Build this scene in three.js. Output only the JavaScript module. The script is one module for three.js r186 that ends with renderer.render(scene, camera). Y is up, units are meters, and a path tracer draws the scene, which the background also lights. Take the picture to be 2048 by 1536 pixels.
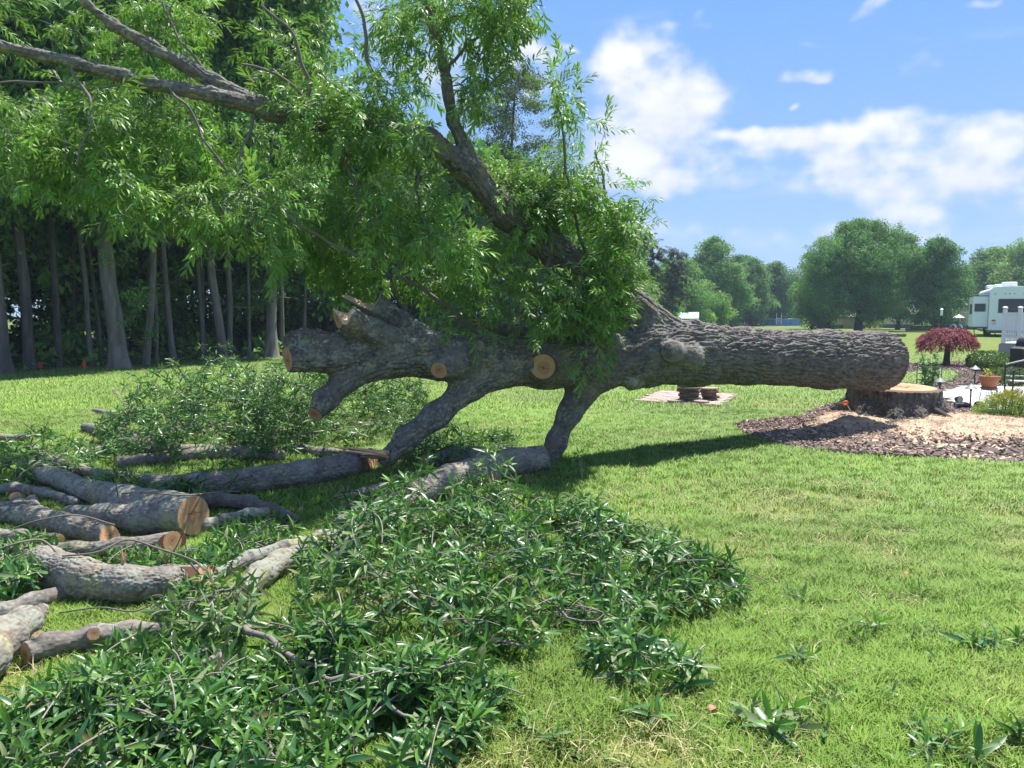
import * as THREE from 'three';
import { mergeGeometries } from 'three/addons/utils/BufferGeometryUtils.js';
import { ImprovedNoise } from 'three/addons/math/ImprovedNoise.js';
import { RoundedBoxGeometry } from 'three/addons/geometries/RoundedBoxGeometry.js';

// ---------------------------------------------------------------- camera, sky, sun, exposure
const scene = new THREE.Scene();
const EYE = 1.6, F = 1540.3, PITCH = 5.05 * Math.PI / 180;      // F: focal length in pixels of the 2048 x 1536 photograph
const camera = new THREE.PerspectiveCamera(53, 4 / 3, 0.05, 3000);
camera.position.set(0, EYE, 0);
camera.rotation.set(-PITCH, 0, 0);
scene.add(camera);
const EXPOSURE = 2.2, SUN = 5.0, SKY = 0.50;
const renderer = new THREE.WebGLRenderer({ antialias: true });
renderer.toneMapping = THREE.LinearToneMapping;
renderer.toneMappingExposure = EXPOSURE;
renderer.shadowMap.enabled = true;
const sunEl = 60 * Math.PI / 180, sunAz = 33 * Math.PI / 180;   // azimuth to the right of straight ahead
const sunDir = new THREE.Vector3(Math.cos(sunEl) * Math.sin(sunAz), Math.sin(sunEl), -Math.cos(sunEl) * Math.cos(sunAz));
const sun = new THREE.DirectionalLight(new THREE.Color(1, 0.945, 0.86), SUN);
sun.position.copy(sunDir).multiplyScalar(80); sun.target.position.set(0, 0, -8);
sun.castShadow = true; sun.shadow.mapSize.set(4096, 4096);
Object.assign(sun.shadow.camera, { left: -60, right: 60, top: 60, bottom: -60, near: 1, far: 260 });
scene.add(sun, sun.target);

// ---------------------------------------------------------------- helpers
const V = (x, y, z) => new THREE.Vector3(x, y, z);
const rng = s => () => { s |= 0; s = s + 0x6D2B79F5 | 0; let t = Math.imul(s ^ s >>> 15, 1 | s); t = t + Math.imul(t ^ t >>> 7, 61 | t) ^ t; return ((t ^ t >>> 14) >>> 0) / 4294967296; };
const IN = new ImprovedNoise();
const noise = (x, y, z) => IN.noise(x + 100.3, y + 70.7, z + 40.1);
const fbm = (x, y, z, o = 4) => { let a = 1, s = 0, n = 0; for (let i = 0; i < o; i++) { s += a * noise(x, y, z); n += a; a *= 0.5; x = x * 2.03 + 3.1; y = y * 2.03 + 1.7; z = z * 2.03 + 5.3; } return s / n; };
const clamp = (x, a = 0, b = 1) => x < a ? a : x > b ? b : x;
const sstep = (a, b, x) => { const t = clamp((x - a) / (b - a)); return t * t * (3 - 2 * t); };
const lerp = (a, b, t) => a + (b - a) * t;
const rayOf = (px, py) => { const x = (px - 1024) / F, y = -(py - 768) / F, c = Math.cos(PITCH), s = Math.sin(PITCH); return V(x, y * c - s, -c - y * s); };
const P = (px, py, d) => { const r = rayOf(px, py); return V(0, EYE, 0).addScaledVector(r, d / -r.z); };          // the point d metres ahead
const G = (px, py, h = 0) => { const r = rayOf(px, py); return V(0, EYE, 0).addScaledVector(r, (h - EYE) / r.y); };   // the point on the ground
const used = {};
const numbered = n => { const k = used[n] = (used[n] ?? -1) + 1; return k ? `${n}_${String(k).padStart(3, '0')}` : n; };
const tag = (o, label, category, group) => { o.userData.label = label; o.userData.category = category; if (group) o.userData.group = group; return o; };
function thing(name, label, category, p = V(0, 0, 0), turn = 0, group) {
  const o = new THREE.Group(); o.name = numbered(name); o.position.copy(p); o.rotation.y = turn; scene.add(o);
  return tag(o, label, category, group);
}
function part(name, geo, mat, parent, label) { const m = new THREE.Mesh(geo, mat); m.name = name; if (label) m.userData.label = label; parent.add(m); return m; }
function struct(name, geo, mat) { const m = new THREE.Mesh(geo, mat); m.name = name; m.userData.kind = 'structure'; scene.add(m); return m; }
const std = (r, g, b, rough = 0.8, o = {}) => new THREE.MeshStandardMaterial({ color: new THREE.Color().setRGB(r, g, b), roughness: rough, side: THREE.DoubleSide, ...o });
const box = (w, h, d, x = 0, y = 0, z = 0) => new THREE.BoxGeometry(w, h, d).translate(x, y, z);
const rbox = (w, h, d, r, x = 0, y = 0, z = 0) => new RoundedBoxGeometry(w, h, d, 2, r).translate(x, y, z);
function bar(a, b, r, n = 6, r2 = r) {
  const d = b.clone().sub(a), g = new THREE.CylinderGeometry(r2, r, d.length(), n);
  g.applyQuaternion(new THREE.Quaternion().setFromUnitVectors(V(0, 1, 0), d.clone().normalize()));
  return g.translate((a.x + b.x) / 2, (a.y + b.y) / 2, (a.z + b.z) / 2);
}
const bare = gs => mergeGeometries(gs.map(g => { g = g.index ? g.toNonIndexed() : g; for (const k of Object.keys(g.attributes)) if (!['position', 'normal'].includes(k)) g.deleteAttribute(k); return g; }));
function polyArea(pts) { const s = new THREE.Shape(); pts.forEach((p, i) => i ? s.lineTo(p[0], p[1]) : s.moveTo(p[0], p[1])); return s; }
function inPoly(x, y, p) { let c = false; for (let i = 0, j = p.length - 1; i < p.length; j = i++) if ((p[i][1] > y) !== (p[j][1] > y) && x < (p[j][0] - p[i][0]) * (y - p[i][1]) / (p[j][1] - p[i][1]) + p[i][0]) c = !c; return c; }

// ---------------------------------------------------------------- the sky: air and clouds by direction
{
  const W = 4096, Hh = 2048, data = new Float32Array(W * Hh * 4);
  const R = rng(11), blobs = [];
  const azOf = px => Math.atan2(px - 1024, F), elOf = (px, py) => { const r = rayOf(px, py).normalize(); return Math.asin(r.y); };
  const add = (px, py, rx, ry, k = 1, hard = 1) => blobs.push([azOf(px), elOf(px, py), rx / F, ry / F, k, hard]);
  // the clouds in view
  add(1305, 150, 115, 80, 1.15); add(1350, 205, 105, 80, 1.05); add(1255, 205, 90, 100, 1.0); add(1290, 270, 95, 75, .8); add(1215, 330, 80, 60, .75);
  add(1330, 335, 150, 42, .85); add(1480, 368, 170, 26, .75); add(1240, 370, 90, 40, .7); add(1610, 380, 100, 22, .55);
  add(1790, 312, 130, 56, 1.1); add(1920, 305, 150, 60, 1.1); add(2060, 335, 140, 62, 1.0); add(1860, 375, 200, 45, .75); add(1690, 285, 70, 55, .8); add(1720, 365, 100, 40, .6);
  add(1000, 130, 105, 110, 1.15); add(900, 120, 140, 120, .9); add(1060, 190, 60, 60, .8); add(940, 420, 170, 90, .7); add(780, 60, 130, 60, .7);
  add(1695, 42, 42, 18, 1.04); add(1740, 18, 40, 12, 0.92); add(1790, 80, 40, 16, 0.97); add(1605, 95, 40, 18, 0.92); add(1605, 160, 48, 20, 1.14); add(1810, 130, 42, 26, 1.02);
  add(1925, 18, 38, 12, 1.02); add(1560, 290, 90, 26, 1.04); add(1460, 276, 42, 11, 1.02); add(1565, 214, 20, 12, 0.97); add(1375, 50, 25, 12, 0.92); add(1125, 97, 20, 8, 0.92);
  add(1760, 430, 90, 28, .7); add(1450, 490, 330, 42, .72); add(1900, 490, 260, 45, .72); add(1640, 480, 200, 30, .55); add(1330, 470, 120, 34, .6);
  add(2330, 250, 120, 60, 1); add(2450, 420, 200, 50, .8); add(2230, 60, 60, 25, .6); add(-200, 200, 160, 90, .9); add(-420, 60, 150, 80, .9); add(1500, -160, 120, 50, .8); add(700, -220, 160, 80, .9);
  // the same weather all round
  for (let i = 0; i < 150; i++) {
    const az = (R() * 2 - 1) * Math.PI, el = 0.06 + Math.pow(R(), 1.3) * 1.15;
    if (Math.abs(az) < 1.0 && el < 0.78) continue;
    const s = 0.05 + R() * 0.13, c = 1 / Math.max(.3, Math.cos(el));
    for (let k = 0; k < 3; k++) blobs.push([az + (R() - .5) * s * 2 * c, el + (R() - .5) * s * .7, s * c * (0.6 + R() * .7), s * (.35 + R() * .3), .6 + R() * .5, 1]);
  }
  const buckets = Array.from({ length: 128 }, () => []);
  for (const b of blobs) for (let k = 0; k < 128; k++) { const a = (k + .5) / 128 * 2 * Math.PI - Math.PI; let da = Math.abs(a - b[0]); da = Math.min(da, 2 * Math.PI - da); if (da < b[2] * 1.9 + .05) buckets[k].push(b); }
  for (let j = 0; j < Hh; j++) {
    const el = ((j + .5) / Hh - .5) * Math.PI, e = Math.max(el, 0), t = Math.pow(clamp(e / 0.55), 0.62), t2 = clamp((e - .45) / 1.0);
    const base = [lerp(lerp(.50, .125, t), .07, t2), lerp(lerp(.72, .36, t), .22, t2), lerp(.95, .90, t) * lerp(1, .72, t2)];
    const ce = Math.cos(el), se = Math.sin(el);
    for (let i = 0; i < W; i++) {
      const phi = ((i + .5) / W - .5) * 2 * Math.PI;
      if ((i & 3 || j & 3) && (el > .62 || el < -.02 || Math.abs(phi + Math.PI / 2) > .8)) { const q = ((j & ~3) * W + (i & ~3)) * 4, o = (j * W + i) * 4; for (let k = 0; k < 4; k++) data[o + k] = data[q + k]; continue; }   // coarser where the lens does not reach
      const x = ce * Math.cos(phi), z = ce * Math.sin(phi);
      let c0 = base[0], c1 = base[1], c2 = base[2];
      if (el > -0.01) {
        const az = Math.atan2(x, -z), near = el < .9, wa = near ? .022 * noise(x * 16, se * 22, z * 16) + .012 * noise(x * 45, se * 60, z * 45 + 3) : 0, we = near ? .013 * noise(x * 16 + 9, se * 22, z * 16) + .008 * noise(x * 45 + 5, se * 60, z * 45) : 0;
        let dens = 0, up = 0, gap = 1;
        for (const b of buckets[Math.min(127, Math.floor((az + Math.PI) / (2 * Math.PI) * 128))]) {
          let da = az + wa - b[0]; if (da > Math.PI) da -= 2 * Math.PI; if (da < -Math.PI) da += 2 * Math.PI;
          const u = da / b[2], v = (el + we - b[1]) / (b[3] * (el < b[1] ? .85 : 1.1)), q = u * u + v * v;
          if (q < 3.2) { const w = b[4] * (1 - q / 3.2) ** 2; dens += w; up += w * v; gap *= 1 - Math.min(.98, w); }
        }
        if (dens > 0.05) {
          const f = fbm(x * 9, se * 13, z * 9, 3) + .55 * fbm(x * 34 + 7, se * 46, z * 34, 4);
          up /= dens; const cov = 1 - gap, d = cov * 1.25 + f * 0.95 - 0.76, a = Math.pow(sstep(-0.06, 0.85, d), 1.1) * .96;
          
          const lit = clamp(.55 + up * .42 + f * .5), g = fbm(x * 20, se * 20, z * 20 + 9, 3) * .07;
          c0 = lerp(c0, lerp(.66, 1.0, lit) + g, a); c1 = lerp(c1, lerp(.71, 1.0, lit) + g, a); c2 = lerp(c2, lerp(.90, 1.03, lit) + g, a);
        }
        const wisp = sstep(.08, .5, fbm(x * 6 + 20, se * 30, z * 6, 4)) * .16 * clamp(1 - el * 1.3);
        c0 = lerp(c0, .95, wisp); c1 = lerp(c1, .96, wisp); c2 = lerp(c2, 1, wisp);
      } else { c0 = .14; c1 = .2; c2 = .1; }
      const o = (j * W + i) * 4; data[o] = c0 * SKY; data[o + 1] = c1 * SKY; data[o + 2] = c2 * SKY; data[o + 3] = 1;
    }
  }
  const tex = new THREE.DataTexture(data, W, Hh, THREE.RGBAFormat, THREE.FloatType);
  tex.mapping = THREE.EquirectangularReflectionMapping; tex.magFilter = tex.minFilter = THREE.LinearFilter; tex.needsUpdate = true;
  scene.background = tex; scene.environment = tex;
}
// ---------------------------------------------------------------- textures (colour and grain only)
function dataTex(n, fn, srgb = true) {
  const d = new Uint8Array(n * n * 4);
  for (let j = 0; j < n; j++) for (let i = 0; i < n; i++) { const c = fn(i / n, j / n), o = (j * n + i) * 4; d[o] = clamp(c[0]) * 255; d[o + 1] = clamp(c[1]) * 255; d[o + 2] = clamp(c[2]) * 255; d[o + 3] = 255; }
  const t = new THREE.DataTexture(d, n, n); t.magFilter = THREE.LinearFilter; t.minFilter = THREE.LinearFilter; t.wrapS = t.wrapT = THREE.RepeatWrapping; if (srgb) t.colorSpace = THREE.SRGBColorSpace; t.needsUpdate = true; return t;
}
const clampTex = t => { t.wrapS = t.wrapT = THREE.ClampToEdgeWrapping; return t; };
// sawn end grain: rings, rays, pith, saw marks
const endGrain = seed => clampTex(dataTex(256, (u, v) => {
  const x = (u - .5) * 2, y = (v - .5) * 2, ox = .12 * Math.sin(seed), oy = .1 * Math.cos(seed * 2);
  const dx = x - ox, dy = y - oy, a = Math.atan2(dy, dx), r = Math.hypot(dx, dy) * (1 + .08 * noise(Math.cos(a) * 1.3 + seed, Math.sin(a) * 1.3, 1)), R0 = Math.hypot(x, y);
  let c = [.70, .56, .42];
  const heart = 1 - sstep(.38, .6, r + .1 * noise(x * 3, y * 3, seed));
  c = c.map((k, i) => lerp(k, [.61, .46, .33][i], heart * .7));
  const ring = Math.sin(r * 70 + 2 * noise(x * 4, y * 4, seed)) * .035, saw = noise(x * 3 + seed, y * 45, 3) * .05, ray = sstep(.35, .6, noise(Math.cos(a) * 14, Math.sin(a) * 14, r * 1.2 + seed)) * .08;
  const pith = 1 - sstep(.03, .16, r + .08 * noise(x * 9, y * 9, seed + 4));
  const crack = (1 - sstep(.012, .03, Math.abs(dx * Math.cos(seed * 3) + dy * Math.sin(seed * 3)) + .02 * noise(x * 9, y * 9, 2))) * (1 - sstep(.25, .5, r));
  const rim = sstep(.93, .97, R0);
  return c.map((k, i) => lerp(lerp(k + ring + saw - ray, [.30, .17, .10][i], Math.max(pith * .55, crack * .5)), [.36, .25, .17][i], rim));
}));
const woodMats = [1, 2.3, 4.1].map((s, i) => { const map = endGrain(s); return new THREE.MeshStandardMaterial({ map, bumpMap: map, bumpScale: .004, roughness: .85, color: new THREE.Color().setRGB(...[[.96, .92, .88], [.93, .85, .82], [.98, .96, .9]][i]), side: THREE.DoubleSide }); });
const barkMat = new THREE.MeshStandardMaterial({ vertexColors: true, roughness: .95 });
const splinterMat = std(.62, .36, .18, .85);
const rawWoodMat = std(.66, .47, .33, .85);

// ---------------------------------------------------------------- wood: bones -> one smooth-jointed surface with real bark relief, sawn where it is cut
// bone: {a, b, ra, rb, part, k, bark, cut:{p,n,n2}}; chains share s0 and a frame so that the bark runs on
function chain(nodes, part, o = {}) {       // nodes: [point, radius]
  const out = []; let s = o.s0 || 0, e1 = null, prev = null;
  for (let i = 0; i + 1 < nodes.length; i++) {
    const a = nodes[i][0], b = nodes[i + 1][0], ax = b.clone().sub(a), L = ax.length(); ax.divideScalar(L);
    if (!e1) { e1 = Math.abs(ax.y) < .8 ? V(0, 1, 0) : V(1, 0, 0); e1.addScaledVector(ax, -e1.dot(ax)).normalize(); }
    else { e1 = e1.clone().applyQuaternion(new THREE.Quaternion().setFromUnitVectors(prev, ax)); e1.addScaledVector(ax, -e1.dot(ax)).normalize(); }
    out.push({ a, b, ra: nodes[i][1], rb: nodes[i + 1][1], L, ax, e1, e2: ax.clone().cross(e1), s, part, k: o.k ?? .06, bark: o.bark ?? 1, lichen: o.lichen ?? .3, cuts: [] });
    s += L; prev = ax;
  }
  if (o.cut0) { const f = out[0]; f.cuts.push({ p: f.a, n: o.cut0 === true ? f.ax.clone().negate() : o.cut0.clone().normalize(), end: -1, n2: null, r: f.ra, id: ++cutId }); }
  if (o.cut1) { const f = out.at(-1); f.cuts.push({ p: f.b, n: o.cut1 === true ? f.ax.clone() : o.cut1.clone().normalize(), end: 1, n2: null, r: f.rb, id: ++cutId }); }
  if (o.notch) for (const f of out.slice(-3)) f.cuts.push({ p: o.notch.p, n: o.notch.n.clone().normalize(), n2: o.notch.n2.clone().normalize(), end: 0, r: o.notch.r, id: o.notch.id ||= ++cutId });
  return out;
}
let cutId = 0;
function wood(bones, o) {
  const cell = o.cell, amp = o.amp ?? .016, fr = 1 / (o.spacing ?? .045), stretch = o.stretch ?? .2, BS = 8, B = BS * cell;
  const tint = o.tint || [.17, .15, .13], NB = bones.length;
  const pad = .06 + amp, lo = V(1e9, 1e9, 1e9), hi = V(-1e9, -1e9, -1e9);
  for (const b of bones) for (const [p, r] of [[b.a, b.ra], [b.b, b.rb]]) { lo.min(V(p.x - r - pad, p.y - r - pad, p.z - r - pad)); hi.max(V(p.x + r + pad, p.y + r + pad, p.z + r + pad)); }
  const D = new Float64Array(NB), CU = new Int32Array(NB);
  function one(b, x, y, z) {           // signed distance of a bone and the cut that limits it there
    const px = x - b.a.x, py = y - b.a.y, pz = z - b.a.z; let t = (px * b.ax.x + py * b.ax.y + pz * b.ax.z) / b.L, tl = 0, th = 1;
    for (const c of b.cuts) { if (c.end === -1) tl = -1.2; else if (c.end === 1) th = 2.2; }
    t = t < tl ? tl : t > th ? th : t;
    const qx = px - b.ax.x * t * b.L, qy = py - b.ax.y * t * b.L, qz = pz - b.ax.z * t * b.L;
    let d = Math.sqrt(qx * qx + qy * qy + qz * qz) - (b.ra + (b.rb - b.ra) * (t < 0 ? 0 : t > 1 ? 1 : t)), cut = 0;
    for (const c of b.cuts) {
      let e = (x - c.p.x) * c.n.x + (y - c.p.y) * c.n.y + (z - c.p.z) * c.n.z;
      if (c.n2) e = Math.min(e, (x - c.p.x) * c.n2.x + (y - c.p.y) * c.n2.y + (z - c.p.z) * c.n2.z);
      if (e > d) { d = e; cut = c.id; }
    }
    one.cut = cut; return d;
  }
  let act = [];
  function sdf(x, y, z) { let d = 1e9; for (const i of act) { const b = bones[i], e = one(b, x, y, z); if (d > 1e8) { d = e; continue; } const k = b.k, h = Math.max(k - Math.abs(d - e), 0); d = Math.min(d, e) - h * h / (4 * k); } return d; }
  const nx = Math.ceil((hi.x - lo.x) / B), ny = Math.ceil((hi.y - lo.y) / B), nz = Math.ceil((hi.z - lo.z) / B), half = B * .5 * 1.7321;
  const GX = nx * BS + 2, GY = ny * BS + 2, pos = [], vmap = new Map(), quads = [], S = new Float64Array(9 * 9 * 9);
  const key = (i, j, k) => (k * GY + j) * GX + i;
  for (let bk = 0; bk < nz; bk++) for (let bj = 0; bj < ny; bj++) for (let bi = 0; bi < nx; bi++) {
    const cx = lo.x + (bi + .5) * B, cy = lo.y + (bj + .5) * B, cz = lo.z + (bk + .5) * B;
    let m = 1e9; for (let i = 0; i < NB; i++) { D[i] = one(bones[i], cx, cy, cz); if (D[i] < m) m = D[i]; }
    if (m > half * 1.05 + .08) continue;
    act = []; for (let i = 0; i < NB; i++) if (D[i] < m + 2 * half + .25) act.push(i);
    if (Math.abs(sdf(cx, cy, cz)) > half * 1.05) continue;
    for (let k = 0; k < 9; k++) for (let j = 0; j < 9; j++) for (let i = 0; i < 9; i++) S[(k * 9 + j) * 9 + i] = sdf(lo.x + (bi * 8 + i) * cell, lo.y + (bj * 8 + j) * cell, lo.z + (bk * 8 + k) * cell);
    for (let k = 0; k < 8; k++) for (let j = 0; j < 8; j++) for (let i = 0; i < 8; i++) {
      let c = 0, sx = 0, sy = 0, sz = 0; const at = (k * 9 + j) * 9 + i, s0 = S[at];
      const I = bi * 8 + i, J = bj * 8 + j, K = bk * 8 + k;
      for (let q = 0; q < 3; q++) { const s1 = S[at + (q === 0 ? 1 : q === 1 ? 9 : 81)]; if ((s0 < 0) !== (s1 < 0)) quads.push([I, J, K, q, s0 < 0]); }
      for (let e = 0; e < 12; e++) {
        const ax = e >> 2, u = e & 1, v = e >> 1 & 1, d0 = ax === 0 ? [0, u, v] : ax === 1 ? [u, 0, v] : [u, v, 0];
        const A = S[((k + d0[2]) * 9 + j + d0[1]) * 9 + i + d0[0]], Bq = S[((k + d0[2] + (ax === 2)) * 9 + j + d0[1] + (ax === 1)) * 9 + i + d0[0] + (ax === 0)];
        if ((A < 0) !== (Bq < 0)) { const t = A / (A - Bq); sx += d0[0] + (ax === 0 ? t : 0); sy += d0[1] + (ax === 1 ? t : 0); sz += d0[2] + (ax === 2 ? t : 0); c++; }
      }
      if (c) { vmap.set(key(I, J, K), pos.length / 3); pos.push(lo.x + (I + sx / c) * cell, lo.y + (J + sy / c) * cell, lo.z + (K + sz / c) * cell); }
    }
  }
  const N = pos.length / 3, idx = [];
  for (const [I, J, K, q, inside] of quads) {
    const o4 = q === 0 ? [[0, 0, 0], [0, -1, 0], [0, -1, -1], [0, 0, -1]] : q === 1 ? [[0, 0, 0], [0, 0, -1], [-1, 0, -1], [-1, 0, 0]] : [[0, 0, 0], [-1, 0, 0], [-1, -1, 0], [0, -1, 0]];
    const v = o4.map(d => vmap.get(key(I + d[0], J + d[1], K + d[2]))); if (v.some(e => e === undefined)) continue;
    if (inside) idx.push(v[0], v[1], v[2], v[0], v[2], v[3]); else idx.push(v[0], v[2], v[1], v[0], v[3], v[2]);
  }
  // smooth normals before the relief, then owner, cut, relief and colour per vertex
  const g0 = new THREE.BufferGeometry(); g0.setAttribute('position', new THREE.Float32BufferAttribute(pos, 3)); g0.setIndex(idx); g0.computeVertexNormals();
  const nr = g0.attributes.normal.array, own = new Int32Array(N), cut = new Int32Array(N), col = new Float32Array(N * 3), np = new Float32Array(pos);
  const cuts = {}; bones.forEach((b, bi) => b.cuts.forEach(c => { cuts[c.id] = { ...c, bone: bi }; }));
  const seed = o.seed || 0;
  for (let v = 0; v < N; v++) {
    const x = pos[v * 3], y = pos[v * 3 + 1], z = pos[v * 3 + 2]; let m = 1e9, mi = 0;
    for (let i = 0; i < NB; i++) { D[i] = one(bones[i], x, y, z); CU[i] = one.cut; if (D[i] < m) { m = D[i]; mi = i; } }
    own[v] = mi; let cc = CU[mi];
    if (cc) { const c = cuts[cc], n = c.n; let dt = Math.abs(nr[v * 3] * n.x + nr[v * 3 + 1] * n.y + nr[v * 3 + 2] * n.z); if (c.n2) dt = Math.max(dt, Math.abs(nr[v * 3] * c.n2.x + nr[v * 3 + 1] * c.n2.y + nr[v * 3 + 2] * c.n2.z)); if (dt < .35) cc = 0; }
    cut[v] = cc;
    let h = 0, ws = 0, li = 0, bk = 0;
    for (let i = 0; i < NB; i++) {
      const w0 = 1 - (D[i] - m) / .07; if (w0 <= 0.05) continue;
      const w = w0 * w0, b = bones[i], px = x - b.a.x, py = y - b.a.y, pz = z - b.a.z, s = (b.s + px * b.ax.x + py * b.ax.y + pz * b.ax.z);
      const q1 = (px * b.e1.x + py * b.e1.y + pz * b.e1.z), q2 = (px * b.e2.x + py * b.e2.y + pz * b.e2.z);
      const wq = .7 * noise(q1 * fr * .4 + seed, q2 * fr * .4, s * fr * .25), a1 = noise(q1 * fr + wq + seed, q2 * fr + wq, s * fr * stretch), a2 = noise(q1 * fr * 2.2 + 9, q2 * fr * 2.2 + wq, s * fr * stretch * 2.4 + seed);
      const plate = sstep(.0, .24, Math.abs(a1)) * (.62 + .38 * sstep(0, .3, Math.abs(a2)));
      h += w * b.bark * (plate - .72); ws += w; li += w * b.lichen; bk += w * b.bark;
    }
    h /= ws; li /= ws; bk /= ws;
    const fine = noise(x * 55, y * 55, z * 55);
    if (!cc) { const d = amp * (h + .12 * fine) + .02 * noise(x * 5 + seed, y * 5, z * 5) * (o.lump ?? .5); np[v * 3] += nr[v * 3] * d; np[v * 3 + 1] += nr[v * 3 + 1] * d; np[v * 3 + 2] += nr[v * 3 + 2] * d; }
    const n1 = fbm(x * 7 + seed, y * 7, z * 7, 3), n2 = fbm(x * 28, y * 28, z * 28 + seed, 2), k = 1 + .65 * n1 + .55 * n2 + .3 * fine;
    let c0 = tint[0] * k, c1 = tint[1] * k, c2 = tint[2] * k * (1 - .12 * n1);
    const warm = sstep(.12, .5, fbm(x * 4 + 8, y * 4, z * 4 + seed, 2)) * .5; c0 = lerp(c0, .2, warm); c1 = lerp(c1, .15, warm); c2 = lerp(c2, .105, warm);
    const ln = fbm(x * 8 + 31, y * 8, z * 8 + seed, 3) * .6 + noise(x * 38, y * 38, z * 38) * .45, lk = sstep(.30 - li * .55, .42 - li * .55, ln) * .85 * Math.min(1, li * 2.4);
    const yg = sstep(.05, .4, noise(x * 6, y * 6 + 4, z * 6 + seed)); c0 = lerp(c0, lerp(.235, .27, yg), lk); c1 = lerp(c1, lerp(.25, .265, yg), lk); c2 = lerp(c2, lerp(.205, .14, yg), lk);
    const dark = sstep(.25, .6, fbm(x * 11 + 3, y * 11, z * 11 + 50, 3) + .1) * .45 * li; c0 *= 1 - dark; c1 *= 1 - dark; c2 *= 1 - dark;
    col[v * 3] = c0; col[v * 3 + 1] = c1; col[v * 3 + 2] = c2;
  }
  g0.attributes.position.array.set(np); g0.attributes.position.needsUpdate = true; g0.computeVertexNormals();
  const groups = {};
  for (let t = 0; t < idx.length; t += 3) {
    const a = idx[t], b = idx[t + 1], c = idx[t + 2], cid = cut[a] && cut[b] && cut[c] ? cut[a] : 0;
    const k = cid ? 'cut:' + cid : bones[own[a]].part; (groups[k] ||= []).push(a, b, c);
  }
  for (const k of Object.keys(groups)) {      // crumbs cut loose from a piece are dropped
    const ids = groups[k], up = new Map(), find = a => { while (up.get(a) !== a) { up.set(a, up.get(up.get(a))); a = up.get(a); } return a; };
    for (const v of ids) up.set(v, v); for (let t = 0; t < ids.length; t += 3) { const a = find(ids[t]); up.set(find(ids[t + 1]), a); up.set(find(ids[t + 2]), a); }
    const n = {}; for (let t = 0; t < ids.length; t += 3) { const a = find(ids[t]); n[a] = (n[a] || 0) + 1; } const most = Math.max(...Object.values(n));
    const keep = []; for (let t = 0; t < ids.length; t += 3) if (n[find(ids[t])] > most * (/stub|knot|cut/.test(k) ? .6 : .12)) keep.push(ids[t], ids[t + 1], ids[t + 2]); groups[k] = keep;
  }
  const made = {}, res = {};
  for (const [k, ids] of Object.entries(groups)) {
    const re = new Map(), p = [], n = [], cl = [], uv = [], ii = [], isCut = k.startsWith('cut:'), c = isCut ? cuts[k.slice(4)] : null;
    let t1, t2; if (c) { const b = bones[c.bone]; t1 = b.e1.clone().addScaledVector(c.n, -b.e1.dot(c.n)).normalize(); t2 = c.n.clone().cross(t1); }
    for (const v of ids) {
      let q = re.get(v);
      if (q === undefined) {
        re.set(v, q = p.length / 3); p.push(np[v * 3], np[v * 3 + 1], np[v * 3 + 2]);
        if (c) {
          const d = V(np[v * 3] - c.p.x, np[v * 3 + 1] - c.p.y, np[v * 3 + 2] - c.p.z);
          if (c.n2) { n.push(...[0, 1, 2].map(e => nr[v * 3 + e])); } else n.push(c.n.x, c.n.y, c.n.z);
          uv.push(.5 + .5 * d.dot(t1) / c.r / 1.06, .5 + .5 * d.dot(t2) / c.r / 1.06);
        } else { n.push(...[0, 1, 2].map(e => g0.attributes.normal.array[v * 3 + e])); cl.push(col[v * 3], col[v * 3 + 1], col[v * 3 + 2]); }
      }
      ii.push(q);
    }
    const g = new THREE.BufferGeometry(); g.setAttribute('position', new THREE.Float32BufferAttribute(p, 3)); g.setAttribute('normal', new THREE.Float32BufferAttribute(n, 3));
    if (c) g.setAttribute('uv', new THREE.Float32BufferAttribute(uv, 2)); else g.setAttribute('color', new THREE.Float32BufferAttribute(cl, 3));
    g.setIndex(ii); res[k] = { g, bone: c ? bones[c.bone].part : null, id: c ? +k.slice(4) : 0 };
  }
  for (const [k, r] of Object.entries(res)) if (!r.bone) made[k] = part(k.split('#')[0], r.g, barkMat, o.parent);
  for (const [k, r] of Object.entries(res)) if (r.bone) part('cut_face', r.g, cuts[r.id].n2 ? rawWoodMat : woodMats[(r.id + (o.woodTone || 0)) % 3], made[r.bone] || o.parent);
  wood.tris = (wood.tris || 0) + idx.length / 3;
  return made;
}

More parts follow.
